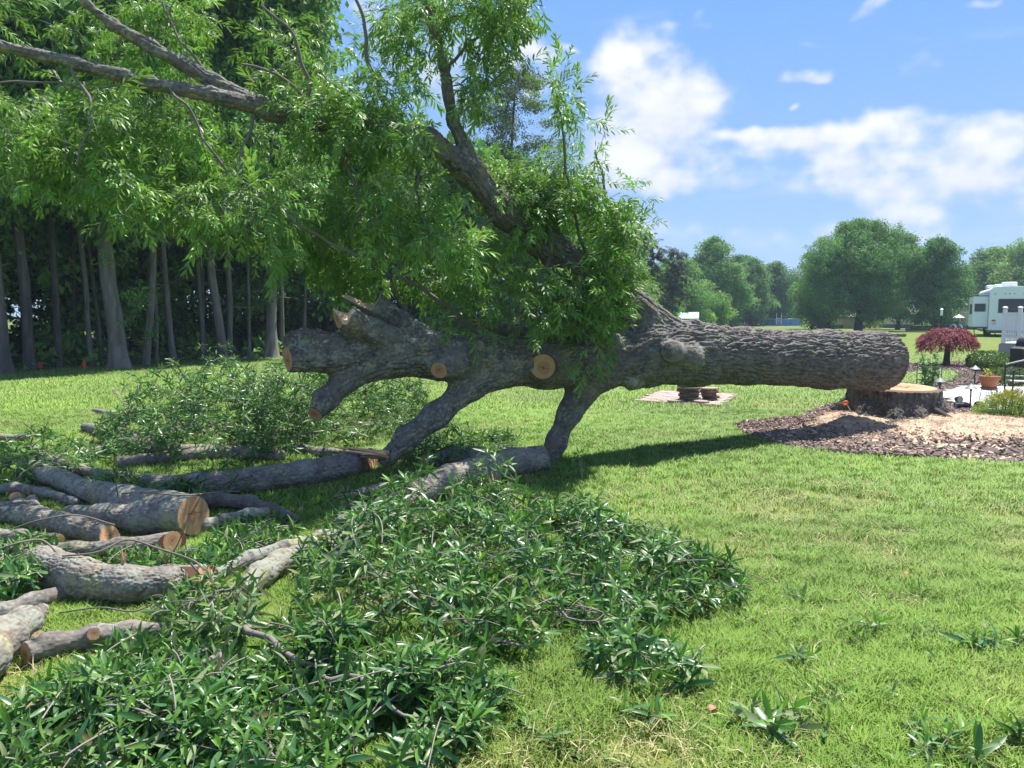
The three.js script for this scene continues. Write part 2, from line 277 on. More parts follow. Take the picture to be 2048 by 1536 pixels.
// ---------------------------------------------------------------- branching: reach every target from what has grown so far
function grow(roots, targets, o = {}) {
  const R = rng(o.seed || 5), step = o.step || .22, nodes = roots.map(p => ({ p: p.clone(), par: -1, r2: 0, root: true })), leafAt = [];
  const rootD = t => Math.min(...roots.map(r => r.distanceTo(t)));
  const list = targets.map(t => [rootD(t), t]).sort((a, b) => a[0] - b[0]);
  for (const [, t] of list) {
    let best = 1e9, bi = 0;
    for (let i = 0; i < nodes.length; i++) { const n = nodes[i], d = n.p.distanceTo(t) + (n.depth || 0) * .035; if (d < best) { best = d; bi = i; } }
    const a = nodes[bi].p.clone(), L = a.distanceTo(t), n = Math.max(1, Math.round(L / step)); let par = bi;
    for (let k = 1; k <= n; k++) {
      const f = k / n, p = a.clone().lerp(t, f); p.y += Math.sin(f * Math.PI) * L * (o.arch ?? .1);
      if (k < n) p.add(V(R() - .5, R() - .5, R() - .5).multiplyScalar(.12 * L / n + .015));
      nodes.push({ p, par, r2: 0, depth: (nodes[par].depth || 0) + 1 }); par = nodes.length - 1;
    }
    leafAt.push(par);
  }
  const tip = o.tip || .0022;
  for (let i = nodes.length - 1; i >= 0; i--) { const n = nodes[i]; if (!n.r2) n.r2 = tip * tip; if (n.par >= 0 && !nodes[n.par].root) nodes[n.par].r2 += n.r2 * (o.pipe || .8); }
  const gs = [], P3 = [], N3 = [], I3 = []; const sides = o.sides || 5, rmax = o.rmax || .04;
  for (let i = 0; i < nodes.length; i++) {
    const n = nodes[i]; if (n.par < 0) continue; const q = nodes[n.par], ra = q.root ? Math.min(rmax, Math.sqrt(n.r2) * 1.15) : Math.min(rmax, Math.sqrt(q.r2)), rb = Math.min(rmax, Math.sqrt(n.r2));
    const d = n.p.clone().sub(q.p).normalize(), e1 = (Math.abs(d.y) < .9 ? V(0, 1, 0) : V(1, 0, 0)).cross(d).normalize(), e2 = d.clone().cross(e1), b0 = P3.length / 3;
    for (const [c, r] of [[q.p, ra], [n.p, rb]]) for (let s = 0; s < sides; s++) { const a = s / sides * 2 * Math.PI, x = e1.clone().multiplyScalar(Math.cos(a)).addScaledVector(e2, Math.sin(a)); P3.push(c.x + x.x * r, c.y + x.y * r, c.z + x.z * r); N3.push(x.x, x.y, x.z); }
    for (let s = 0; s < sides; s++) { const t = (s + 1) % sides; I3.push(b0 + s, b0 + t, b0 + sides + t, b0 + s, b0 + sides + t, b0 + sides + s); }
  }
  const g = new THREE.BufferGeometry(); g.setAttribute('position', new THREE.Float32BufferAttribute(P3, 3)); g.setAttribute('normal', new THREE.Float32BufferAttribute(N3, 3)); g.setIndex(I3);
  return { geometry: g, tips: leafAt.map(i => ({ p: nodes[i].p, d: nodes[i].p.clone().sub(nodes[nodes[i].par].p).normalize() })), nodes };
}

// ---------------------------------------------------------------- leaves
function leafGeo(L, W, o = {}) {       // a narrow pointed leaf along +x, folded at the midrib, its tip bent down by droop
  const segs = o.segs || 4, p = [], idx = [], uvn = [];
  for (let i = 0; i <= segs; i++) {
    const t = i / segs, w = W * .5 * Math.pow(Math.sin(Math.PI * Math.min(1, t * .93 + .05)), .85) * (1 - .15 * t) * (i === segs ? 0.02 : 1), x = L * (t - .06 * t * t), y = -(o.droop ?? .18) * L * t * t + (o.wave ?? 0) * L * Math.sin(t * 6), up = w * (o.fold ?? .35);
    p.push(x, y + up, -w, x, y, 0, x, y + up, w);
    if (i) { const a = (i - 1) * 3, b = i * 3; idx.push(a, a + 1, b, b, a + 1, b + 1, a + 1, a + 2, b + 1, b + 1, a + 2, b + 2); }
  }
  const g = new THREE.BufferGeometry(); g.setAttribute('position', new THREE.Float32BufferAttribute(p, 3)); g.setIndex(idx); g.computeVertexNormals(); return g;
}
const leafMatrix = (p, dir, up, s) => { const x = dir.clone().normalize(), z = x.clone().cross(up).normalize(), y = z.clone().cross(x).normalize(); return new THREE.Matrix4().makeBasis(x, y, z).scale(V(s, s, s)).setPosition(p); };
const rdir = R => { const u = R() * 2 - 1, a = R() * 2 * Math.PI, s = Math.sqrt(1 - u * u); return V(s * Math.cos(a), u, s * Math.sin(a)); };
const leafMat = (r, g, b, rough, tr, coat = 0, o = {}) => new THREE.MeshPhysicalMaterial({ color: new THREE.Color().setRGB(r, g, b), roughness: rough, transmission: tr, thickness: 0, clearcoat: coat, clearcoatRoughness: .32, side: THREE.DoubleSide, specularIntensity: .6, ...o });
const leafCool = leafMat(.058, .175, .036, .75, .36, .9, { clearcoatRoughness: .33, specularIntensity: .25 }), leafLime = leafMat(.09, .225, .034, .75, .4, .75, { clearcoatRoughness: .36, specularIntensity: .25 }), leafDeep = leafMat(.04, .135, .036, .75, .3, .95, { clearcoatRoughness: .3, specularIntensity: .25 }), leafDry = leafMat(.2, .17, .07, .85, .3, .1), leafFresh = leafMat(.13, .31, .03, .8, .45, .35), leafPale = leafMat(.19, .26, .11, .85, .3, .2);
const canopyMat = leafMat(.165, .355, .06, .8, .5, .5), forestMat = leafMat(.06, .125, .028, .85, .38, .12), farMat = leafMat(.055, .115, .028, .9, .35, 0);
function instanced(name, geo, mat, mats, parent, colors, kind = 'stuff') {
  const m = new THREE.InstancedMesh(geo, mat, mats.length); mats.forEach((x, i) => m.setMatrixAt(i, x)); if (colors) colors.forEach((c, i) => m.setColorAt(i, c));
  m.name = name; if (kind) m.userData.kind = kind; parent.add(m); return m;
}
// a clump of broad leaves for standing trees
function clumpGeo(n, R0, leaf, seed) {
  const R = rng(seed), base = leafGeo(leaf, leaf * .62, { segs: 2, droop: .2, fold: .25 }), gs = [];
  for (let i = 0; i < n; i++) {
    const d = rdir(R), p = d.clone().multiplyScalar(R0 * Math.pow(R(), .6)); p.y *= .7; const out = d.clone().add(rdir(R).multiplyScalar(.9)); out.y -= .25;
    gs.push(base.clone().applyMatrix4(leafMatrix(p, out, rdir(R).add(V(0, 1.1, 0)), .7 + R() * .6)));
  }
  return mergeGeometries(gs);
}
// a twig with narrow leaves, along +x
function sprayGeo(len, n, leaf, seed, segs = 3) {
  const R = rng(seed), gs = [];
  const base = leafGeo(leaf, leaf * .24, { segs, droop: .22, fold: .35 });
  for (let i = 0; i < n; i++) {
    const t = .12 + .88 * i / n, p = V(len * t, -len * .1 * t * t, 0), a = i * 2.4 + R() * .7, spread = lerp(1.0, .55, t);
    const d = V(Math.cos(spread), Math.sin(spread) * Math.cos(a) * .8, Math.sin(spread) * Math.sin(a)); d.y -= .1;
    gs.push(base.clone().applyMatrix4(leafMatrix(p, d, V(0, 1, 0).add(rdir(R).multiplyScalar(.4)), .65 + R() * .6)));
  }
  for (let i = 0; i < 3; i++) { const d = V(1, (R() - .5) * .7, (R() - .5) * .8); gs.push(base.clone().applyMatrix4(leafMatrix(V(len, -len * .1, 0), d, V(0, 1, 0).add(rdir(R).multiplyScalar(.3)), .55 + R() * .4))); }
  return mergeGeometries(gs);
}
// ---------------------------------------------------------------- ground
const STUMP = P(1786, 800, 12.1); STUMP.y = 0;
const dist2 = (x, z, p) => Math.hypot(x - p.x, z - p.z);
const gh = (x, z) => .04 * Math.exp(-((dist2(x, z, STUMP) / 1.5) ** 2)) + .018 * noise(x * .9, 3, z * .9) + .03 * noise(x * .23, 7, z * .23) - .02;
const onG = (px, py) => { const p = G(px, py); p.y = gh(p.x, p.z); return p; };
const pxPoly = pts => pts.map(([a, b]) => { const g = G(a, b); return [g.x, g.z]; });
const mulchPoly = pxPoly([[1470, 850], [1500, 842], [1600, 836], [1650, 815], [1695, 795], [1740, 790], [1800, 789], [1835, 776], [1790, 765], [1760, 745], [1790, 729], [1860, 724], [1925, 722], [1985, 716], [2100, 716], [2200, 730], [2300, 880], [2200, 935], [2040, 926], [1900, 918], [1760, 912], [1640, 903], [1560, 890], [1490, 866]]);
const islandPoly = pxPoly([[1800, 750], [1850, 741], [1900, 740], [1915, 748], [1905, 760], [1860, 769], [1800, 765]]);
const patioPoly = pxPoly([[1880, 791], [1910, 780], [1960, 772], [2060, 766], [2200, 764], [2300, 800], [2120, 836], [2040, 832], [1975, 819], [1910, 804]]);
const brickPoly = pxPoly([[1268, 801], [1320, 783], [1476, 792], [1444, 813]]);
{
  // one sheet: a fine fan near the camera, coarser outwards, to the horizon
  const rad = [0]; for (let r = .6; r < 1500; r *= r < 25 ? 1.022 : 1.1) rad.push(r);
  const NA = 360, p = [], c = [], uv = [], idx = [];
  for (const r of rad) for (let a = 0; a < NA; a++) {
    const t = a / NA * 2 * Math.PI, x = r * Math.sin(t), z = -r * Math.cos(t); p.push(x, r < 60 ? gh(x, z) : gh(x, z) * 60 / r, z); uv.push(x / 3, z / 3);
    const n = fbm(x * .16, 2, z * .16, 3), m = fbm(x * .7, 5, z * .7, 3), dry = sstep(.05, .5, m) * .5;
    c.push(lerp(.15, .2, dry) + n * .03, lerp(.225, .2, dry) + n * .03, lerp(.018, .06, dry));
  }
  for (let i = 0; i + 1 < rad.length; i++) for (let a = 0; a < NA; a++) { const b = (a + 1) % NA, A = i * NA + a, B = i * NA + b; idx.push(A, A + NA, B, B, A + NA, B + NA); }
  const g = new THREE.BufferGeometry(); g.setAttribute('position', new THREE.Float32BufferAttribute(p, 3)); g.setAttribute('color', new THREE.Float32BufferAttribute(c, 3)); g.setAttribute('uv', new THREE.Float32BufferAttribute(uv, 2)); g.setIndex(idx); g.computeVertexNormals();
  const gt = dataTex(512, (u, v) => { const a = u * 2 * Math.PI, b = v * 2 * Math.PI; const n = noise(Math.cos(a) * 9, Math.sin(a) * 9 + Math.cos(b) * 7, Math.sin(b) * 9) + .8 * noise(Math.cos(a) * 30, Math.sin(a) * 30 + Math.cos(b) * 26, Math.sin(b) * 30); const k = .84 + .14 * n; return [k * (1 + .1 * n), k, k * .9]; });
  struct('lawn', g, new THREE.MeshStandardMaterial({ vertexColors: true, map: gt, roughness: 1 }));
}
// a loose sheet laid on the ground inside a polygon (mulch, sawdust), with its own relief
function groundSheet(poly, step, lift, relief, color, mat, jag = .12) {
  let x0 = 1e9, x1 = -1e9, z0 = 1e9, z1 = -1e9; for (const [x, z] of poly) { x0 = Math.min(x0, x); x1 = Math.max(x1, x); z0 = Math.min(z0, z); z1 = Math.max(z1, z); }
  const nx = Math.ceil((x1 - x0) / step), nz = Math.ceil((z1 - z0) / step), p = [], c = [], idx = [], ok = [];
  for (let j = 0; j <= nz; j++) for (let i = 0; i <= nx; i++) {
    const x = x0 + i * step, z = z0 + j * step, jx = x + jag * noise(x * 4, 1, z * 4) + jag * .5 * noise(x * 14, 1, z * 14), jz = z + jag * noise(x * 4, 9, z * 4) + jag * .5 * noise(x * 14, 9, z * 14);
    ok.push(inPoly(jx, jz, poly)); p.push(x, gh(x, z) + lift + relief(x, z), z); c.push(...color(x, z));
  }
  for (let j = 0; j < nz; j++) for (let i = 0; i < nx; i++) { const a = j * (nx + 1) + i, b = a + 1, d = a + nx + 1, e = d + 1; if (ok[a] && ok[b] && ok[d] && ok[e]) idx.push(a, d, b, b, d, e); }
  const g = new THREE.BufferGeometry(); g.setAttribute('position', new THREE.Float32BufferAttribute(p, 3)); g.setAttribute('color', new THREE.Float32BufferAttribute(c, 3)); g.setIndex(idx); g.computeVertexNormals(); return new THREE.Mesh(g, mat);
}
const sawPoly = pxPoly([[1560, 862], [1600, 850], [1640, 838], [1690, 815], [1720, 800], [1790, 795], [1860, 800], [1890, 832], [1960, 842], [2060, 850], [2150, 870], [2150, 930], [2048, 926], [1950, 920], [1850, 913], [1780, 903], [1700, 895], [1620, 888], [1570, 874]]);
const loose = new THREE.MeshStandardMaterial({ vertexColors: true, roughness: 1, side: THREE.DoubleSide });
const cut2 = (x, z) => !inPoly(x, z, islandPoly) && !inPoly(x, z, patioPoly);
{
  const m = groundSheet(mulchPoly, .045, .02, (x, z) => .028 * noise(x * 14, 2, z * 14) + .014 * noise(x * 31, 2, z * 31) - (cut2(x, z) ? 0 : .09), (x, z) => { const k = .75 + .5 * noise(x * 17, 4, z * 17); return [.125 * k, .092 * k, .078 * k]; }, loose);
  m.name = 'mulch_bed'; m.userData.kind = 'structure'; scene.add(m);
  const R = rng(21), mats = [], cols = [];
  while (mats.length < 17000) {
    const near = R() < .72, x = near ? STUMP.x + (R() - .62) * 6 : 4 + R() * 14, z = near ? STUMP.z + (R() - .3) * 5.6 : -9 - R() * 18; if (!inPoly(x, z, mulchPoly) || !cut2(x, z) || (inPoly(x, z, sawPoly) && R() < .93)) continue;
    const s = .6 + R() * .9, q = new THREE.Quaternion().setFromEuler(new THREE.Euler((R() - .5) * 1.1, R() * 6.3, (R() - .5) * 1.1));
    mats.push(new THREE.Matrix4().compose(V(x, gh(x, z) + .03 + R() * .02, z), q, V(s, s, s))); const k = .5 + R() * 1.1, t = R();
    cols.push(t < .16 ? new THREE.Color().setRGB(.36 * k, .27 * k, .22 * k) : new THREE.Color().setRGB(.15 * k, .108 * k, .09 * k));
  }
  const o = instanced('mulch_chips', box(.045, .01, .019), std(1, 1, 1, .95), mats, scene, cols);
  tag(o, 'dark bark mulch chips spread round the stump and the garden beds', 'mulch');
}
{
  // pale sawdust thrown out over the mulch in front of and around the stump
  const thick = (x, z) => { const d = dist2(x, z, STUMP); return .10 * Math.exp(-((dist2(x, z, V(STUMP.x + .45, 0, STUMP.z + .85)) / .75) ** 2)) + .08 * Math.exp(-((dist2(x, z, V(STUMP.x + 1.25, 0, STUMP.z + 1.15)) / .7) ** 2)) + .07 * Math.exp(-((dist2(x, z, V(STUMP.x - .85, 0, STUMP.z + .35)) / .45) ** 2)) + .03 * fbm(x * 2.6, 1, z * 2.6, 3) - .012 * sstep(1.2, 3, d) - .004; };
  const m = groundSheet(sawPoly, .028, .032, (x, z) => thick(x, z) + .016 * noise(x * 22, 2, z * 22) + .008 * noise(x * 50, 2, z * 50), (x, z) => { const n = fbm(x * 9, 3, z * 9, 3), k = .85 + .35 * n; const d = sstep(-.05, .4, fbm(x * 5 + 7, 1, z * 5, 4) + .35 * sstep(-.2, -1.6, x - STUMP.x)) * .75; return [lerp(.56 * k, .19, d), lerp(.42 * k, .135, d), lerp(.29 * k, .1, d)]; }, loose, .2);
  m.name = 'sawdust'; m.userData.kind = 'stuff'; scene.add(m); tag(m, 'pale tan sawdust heaped over the mulch in front of the stump', 'sawdust');
  const R = rng(22), mats = [], cols = [];
  while (mats.length < 11000) {
    const x = STUMP.x + (R() - .5) * 5.2, z = STUMP.z + (R() - .25) * 3.2; if (!inPoly(x, z, mulchPoly)) continue;
    const d = dist2(x, z, V(STUMP.x + .6, 0, STUMP.z + .9)); if (R() > Math.exp(-(d * d) / 6)) continue;
    const s = .28 + R() * .75, q = new THREE.Quaternion().setFromEuler(new THREE.Euler((R() - .5), R() * 6.3, (R() - .5)));
    mats.push(new THREE.Matrix4().compose(V(x, gh(x, z) + Math.max(.04, .042 + thick(x, z)) + R() * .014, z), q, V(s, s, s))); const k = .65 + R() * .5; cols.push(new THREE.Color().setRGB(.54 * k, .40 * k, .27 * k));
  }
  tag(instanced('wood_chips', box(.026, .004, .008), std(1, 1, 1, .95), mats, scene, cols), 'small pale wood chips scattered on the sawdust and mulch', 'wood chips');
}
// grass: tufts of bent blades, thick and fine close by, wider and sparser with distance
{
  const tuft = (n, h, w, spread, seed) => {
    const R = rng(seed), p = [], nn = [], idx = [];
    for (let i = 0; i < n; i++) {
      const a = R() * 6.3, r = spread * Math.sqrt(R()), bx = r * Math.cos(a), bz = r * Math.sin(a), H = h * (.5 + R() * .75), la = R() * 6.3, le = H * (.2 + R() * .75), wx = Math.cos(la + 1.57) * w * .5, wz = Math.sin(la + 1.57) * w * .5, b0 = p.length / 3;
      for (const [t, ww] of [[0, 1], [.55, .85], [1, .08]]) { const x = bx + Math.cos(la) * le * t * t, z = bz + Math.sin(la) * le * t * t, y = H * t * (1 - .25 * t); p.push(x - wx * ww, y, z - wz * ww, x + wx * ww, y, z + wz * ww); const up = V(-Math.cos(la) * .25, 1, -Math.sin(la) * .25).normalize(); nn.push(up.x, up.y, up.z, up.x, up.y, up.z); }
      idx.push(b0, b0 + 1, b0 + 2, b0 + 2, b0 + 1, b0 + 3, b0 + 2, b0 + 3, b0 + 4, b0 + 4, b0 + 3, b0 + 5);
    }
    const g = new THREE.BufferGeometry(); g.setAttribute('position', new THREE.Float32BufferAttribute(p, 3)); g.setAttribute('normal', new THREE.Float32BufferAttribute(nn, 3)); g.setIndex(idx); return g;
  };
  const mat = leafMat(1, 1, 1, .8, .4, 0);
  const zone = (geo, count, d0, d1, s0, s1, seed, label) => {
    const R = rng(seed), mats = [], cols = []; let tries = 0;
    while (mats.length < count && tries++ < count * 12) {
      const d = Math.sqrt(lerp(d0 * d0, d1 * d1, R())), x = (R() * 2 - 1) * (d * .70 + 1.5), z = -d; if (inPoly(x, z, brickPoly)) continue;
      if (inPoly(x, z, patioPoly)) continue; const mul = inPoly(x, z, mulchPoly) && !inPoly(x, z, islandPoly); if (mul) continue;
      const m = fbm(x * .7, 5, z * .7, 3), m2 = noise(x * 2.6, 8, z * 2.6), thin = sstep(.1, .45, m) * (d < 9 ? .5 : .15) + sstep(.25, .6, m2) * (d < 9 ? .3 : 0); if (R() < thin) continue;
      const s = lerp(s0, s1, R()) * (1 - .3 * thin) * (1 + .22 * noise(x * 3.3, 3, z * 3.3) + .3 * noise(x * 9, 3, z * 9)), q = new THREE.Quaternion().setFromAxisAngle(V(0, 1, 0), R() * 6.3);
      mats.push(new THREE.Matrix4().compose(V(x, gh(x, z) - .004, z), q, V(s, s * (.8 + R() * .4), s)));
      const dry = clamp(sstep(.05, .55, m) * .45 + sstep(.86, 1, R()) * .6), k = .75 + R() * .5 + noise(x * .4, 1, z * .4) * .25;
      cols.push(new THREE.Color().setRGB(lerp(.158, .34, dry) * k, lerp(.295, .31, dry) * k, lerp(.014, .11, dry) * k));
    }
    tag(instanced('grass', geo, mat, mats, scene, cols), label, 'grass');
  };
  {  // dead thatch lying between the blades
    const R = rng(36), ms = [], cs = []; const g = new THREE.BufferGeometry(); g.setAttribute('position', new THREE.Float32BufferAttribute([0, 0, -.0018, 0, 0, .0018, .035, .012, -.0015, .035, .012, .0015, .075, .004, 0], 3)); g.setIndex([0, 1, 2, 2, 1, 3, 2, 3, 4]); g.computeVertexNormals();
    while (ms.length < 15000) { const d = Math.sqrt(lerp(5.3, 60, R())), x = (R() * 2 - 1) * (d * .7 + .3), z = -d, m = noise(x * 2.1, 4, z * 2.1) + .6 * noise(x * 6, 4, z * 6); if (R() > .25 + m * 1.4) continue; const s = .6 + R() * .9, q = new THREE.Quaternion().setFromEuler(new THREE.Euler((R() - .5) * .8, R() * 6.3, (R() - .3) * .6)); ms.push(new THREE.Matrix4().compose(V(x, gh(x, z) + .012 + R() * .02, z), q, V(s, s, s))); const k = .6 + R() * .6; cs.push(new THREE.Color().setRGB(.40 * k, .35 * k, .18 * k)); }
    tag(instanced('dry_grass', g, std(1, 1, 1, .95), ms, scene, cs), 'straw-coloured dead grass lying between the green blades', 'grass');
    // low broad-leaved weeds in the lawn
    const ws = [], wc = []; const wg = mergeGeometries([0, 1, 2, 3, 4, 5].map(i => leafGeo(.035, .02, { segs: 2, droop: .3 }).rotateZ(.35).rotateY(i * 1.05))); for (let i = 0; i < 900; i++) { const d = Math.sqrt(lerp(5.3, 90, R())), x = (R() * 2 - 1) * d * .7, z = -d; if (noise(x * 1.3, 9, z * 1.3) < .05) continue; const s = .6 + R() * 1; ws.push(new THREE.Matrix4().compose(V(x, gh(x, z) + .02, z), new THREE.Quaternion().setFromEuler(new THREE.Euler((R() - .5) * .4, R() * 6, (R() - .5) * .4)), V(s, s, s))); const k = .7 + R() * .5; wc.push(new THREE.Color().setRGB(.10 * k, .22 * k, .035 * k)); }
    tag(instanced('weeds', wg, leafMat(1, 1, 1, .8, .3, .1), ws, scene, wc), 'small broad-leaved weeds growing among the grass', 'weeds');
  }
  zone(tuft(13, .062, .0042, .035, 1), 92000, 1.9, 6, .75, 1.25, 31, 'green and dry grass blades of the lawn close to the camera');
  zone(tuft(12, .066, .0062, .055, 2), 70000, 6, 13, .75, 1.3, 32, 'mown green grass of the lawn round the fallen trunk');
  zone(tuft(12, .075, .011, .12, 3), 52000, 13, 32, .8, 1.3, 33, 'sunlit grass of the lawn stretching to the woods');
}
// ---------------------------------------------------------------- the fallen tree
const pr = (px, py, d, rpx) => [P(px, py, d), rpx * d / F];
const tree = thing('fallen_tree', 'huge felled tree with grey furrowed trunk lying across the lawn, butt on its stump', 'tree', V(0, 0, 0));
{
  const C = (nodes, p, o) => chain(nodes.map(n => pr(...n)), p, o);
  const bones = [
    ...C([[1762, 722, 11.5, 59], [1650, 719, 10.75, 56], [1490, 712, 9.87, 54], [1390, 708, 9.4, 60], [1290, 708, 8.97, 61], [1190, 720, 8.72, 54], [1087, 727, 8.5, 46], [984, 722, 8.27, 42], [882, 713, 8.05, 43], [779, 708, 7.9, 43], [694, 711, 7.75, 38], [610, 697, 7.66, 38]], 'trunk', { cut0: true, bark: 1.1, lichen: .22, k: .12 }),
    ...C([[665, 711, 7.62, 34], [575, 719, 7.46, 24]], 'trunk', { cut1: V(-.80, -.06, .60), bark: .6, lichen: .4, k: .08 }),
    ...C([[640, 692, 7.72, 26], [588, 681, 7.72, 20]], 'knot', { bark: 1, lichen: .25, k: .08 }),
    // the great limb that rises to the left over the crown
    ...C([[1345, 688, 9.25, 46], [1268, 628, 8.98, 41], [1180, 556, 8.8, 33], [1090, 488, 8.6, 30], [1010, 425, 8.4, 26], [940, 345, 8.2, 24], [860, 285, 8.0, 21], [760, 255, 7.8, 20], [650, 245, 7.6, 18], [545, 222, 7.45, 17]], 'limb', { bark: .75, lichen: .28, k: .13 }),
    ...C([[545, 222, 7.45, 17], [420, 189, 7.2, 14], [300, 166, 7.1, 13], [150, 127, 6.9, 12], [0, 92, 6.7, 10], [-90, 75, 6.6, 8]], 'limb#2', { bark: .45, lichen: .4, k: .06 }),
    ...C([[545, 222, 7.45, 17], [430, 165, 7.35, 14], [300, 92, 7.2, 12], [225, 50, 7.1, 9], [170, 5, 7.0, 8], [140, -50, 6.9, 7]], 'limb#3', { bark: .45, lichen: .4, k: .06 }),
    ...C([[950, 340, 8.2, 16], [905, 240, 8.15, 11], [888, 130, 8.1, 9.5], [862, 40, 8.0, 8], [840, -30, 7.95, 6.5]], 'limb#4', { bark: .5, lichen: .3, k: .06 }),
    // the two props it stands on
    ...C([[1185, 748, 8.72, 40], [1161, 790, 8.66, 23], [1138, 828, 8.62, 20], [1112, 885, 8.58, 16], [1096, 930, 8.55, 14]], 'branch#5', { bark: .6, lichen: .4, k: .14 }),
    ...C([[1010, 738, 8.25, 34], [935, 777, 8.1, 23], [872, 831, 7.92, 22], [815, 876, 7.82, 20], [775, 915, 7.76, 18]], 'branch#6', { bark: .6, lichen: .5, k: .14 }),
    // sawn stubs
    ...C([[745, 735, 7.78, 26], [690, 762, 7.7, 22], [650, 800, 7.62, 20], [630, 829, 7.56, 17]], 'branch_stub', { cut1: V(-.35, -.5, .75), bark: .4, lichen: .4, k: .1 }),
    ...C([[800, 690, 7.85, 30], [745, 664, 7.68, 26], [704, 644, 7.56, 25], [676, 632, 7.5, 25]], 'branch_stub#2', { cut1: V(-.8, -.15, .58), notch: { p: P(694, 652, 7.42), n: V(-.80, .5, .35), n2: V(.55, .8, .3), r: .13 }, bark: .4, lichen: .45, k: .05 }),
    ...C([[862, 690, 8.1, 30], [805, 650, 8.1, 24], [752, 611, 8.05, 22], [710, 588, 8.0, 20], [664, 563, 7.96, 13]], 'branch_stub#3', { notch: { p: P(746, 622, 8.0), n: V(-.82, .5, .2), n2: V(.42, .85, .22), r: .14 }, bark: .5, lichen: .45, k: .05 }),
    ...C([[925, 722, 7.98, 32], [878, 741, 7.72, 17]], 'branch_stub#4', { cut1: V(-.3, -.15, .94), bark: .25, lichen: .3, k: .12 }),
    ...C([[1110, 732, 8.45, 36], [1086, 733, 8.18, 24.5]], 'branch_stub#5', { cut1: V(-.06, .02, 1), bark: .25, lichen: .3, k: .14 }),
    ...C([[905, 722, 7.9, 16], [903, 721, 7.79, 12]], 'knot#2', { bark: .2, lichen: .2, k: .06 }),
    ...C([[957, 690, 8.12, 12], [957, 691, 7.9, 10]], 'knot#3', { cut1: V(0, .1, 1), bark: .1, lichen: .7, k: .03 }),
    ...C([[1348, 705, 8.85, 26], [1344, 704, 8.60, 21.5], [1343, 704, 8.53, 20]], 'knot#4', { cut1: V(-.14, .14, 1), bark: .1, lichen: .25, k: .035 }),
    ...C([[1378, 714, 9.05, 30], [1382, 716, 8.93, 24]], 'knot#5', { bark: .1, lichen: .6, k: .12 }),
    ...C([[1268, 758, 8.8, 22], [1262, 766, 8.68, 16]], 'knot#6', { bark: .1, lichen: .6, k: .06 }),
    ...C([[1390, 650, 9.25, 12], [1392, 645, 9.2, 9]], 'knot#7', { bark: .2, lichen: .5, k: .1 }),
    ...C([[1230, 690, 8.75, 24], [1222, 684, 8.44, 16]], 'knot#8', { bark: .2, lichen: .5, k: .12 }),
    // behind the trunk
    ...C([[1110, 692, 8.85, 20], [1040, 668, 8.95, 15], [962, 645, 9.0, 12]], 'branch#7', { cut1: true, bark: .4, lichen: .3, k: .08 }),
  ];
  bones.forEach((b, i) => { if (b.part === 'trunk' && b.a.x < .6) b.lichen = .5; });
  const made = wood(bones, { cell: .0118, parent: tree, amp: .036, spacing: .043, stretch: .105, seed: 2, tint: [.132, .12, .112], lump: .55 });
  // the healed knot's face is bark grown over it, not fresh wood
  for (const c of made.knot?.parent.children || []) if (c.name === 'knot') for (const f of [...c.children]) if (f.name === 'cut_face') { f.name = 'scar'; f.material = std(.17, .16, .145, .9); }
  // torn slab under the second prop, ragged ends
  {   // long torn wedges of fresh wood pulled out from under the prop
    const R = rng(19), a = P(775, 893, 7.68), gs = []; for (let i = 0; i < 9; i++) { const L = .22 + R() * .36, h = .028 + R() * .03, g = new THREE.CylinderGeometry(.25, 1, 1, 5, 4).translate(0, .5, 0).scale(.02 + R() * .012, L, h).rotateZ(Math.PI / 2 + (R() - .5) * .3 - .06).rotateY((R() - .5) * .35), q = g.attributes.position; for (let k = 0; k < q.count; k++) q.setY(k, q.getY(k) + .012 * noise(q.getX(k) * 14, i, q.getZ(k) * 20)); g.computeVertexNormals(); gs.push(g.translate(a.x + .04 * (R() - .5), a.y - .07 + (R() - .5) * .05, a.z + .03 + R() * .06)); }
    part('torn_wood', bare(gs.slice(0, 6)), std(.66, .43, .28, .85), tree).userData.kind = 'stuff'; part('torn_wood', bare(gs.slice(6)), splinterMat, tree).userData.kind = 'stuff';
  }
  const splint = (at, dirs, mat) => { const gs = dirs.map(([x, y, z, r]) => bar(at.clone(), at.clone().add(V(x, y, z)), r, 5, .002)); part('splinter', bare(gs), mat, tree); };
  splint(P(1788, 750, 11.45), [[.16, .03, .05, .02], [.13, -.03, .08, .018], [.07, .08, .05, .015], [.1, .05, -.05, .02]], splinterMat);
  splint(P(962, 645, 8.98), [[-.07, .08, .02, .016], [-.09, -.02, .03, .014], [-.1, .04, 0, .018], [-.05, -.07, .02, .014]], splinterMat);
  splint(P(690, 655, 7.66), [[-.05, .05, .02, .014], [.0, .05, .03, .014]], splinterMat);
}
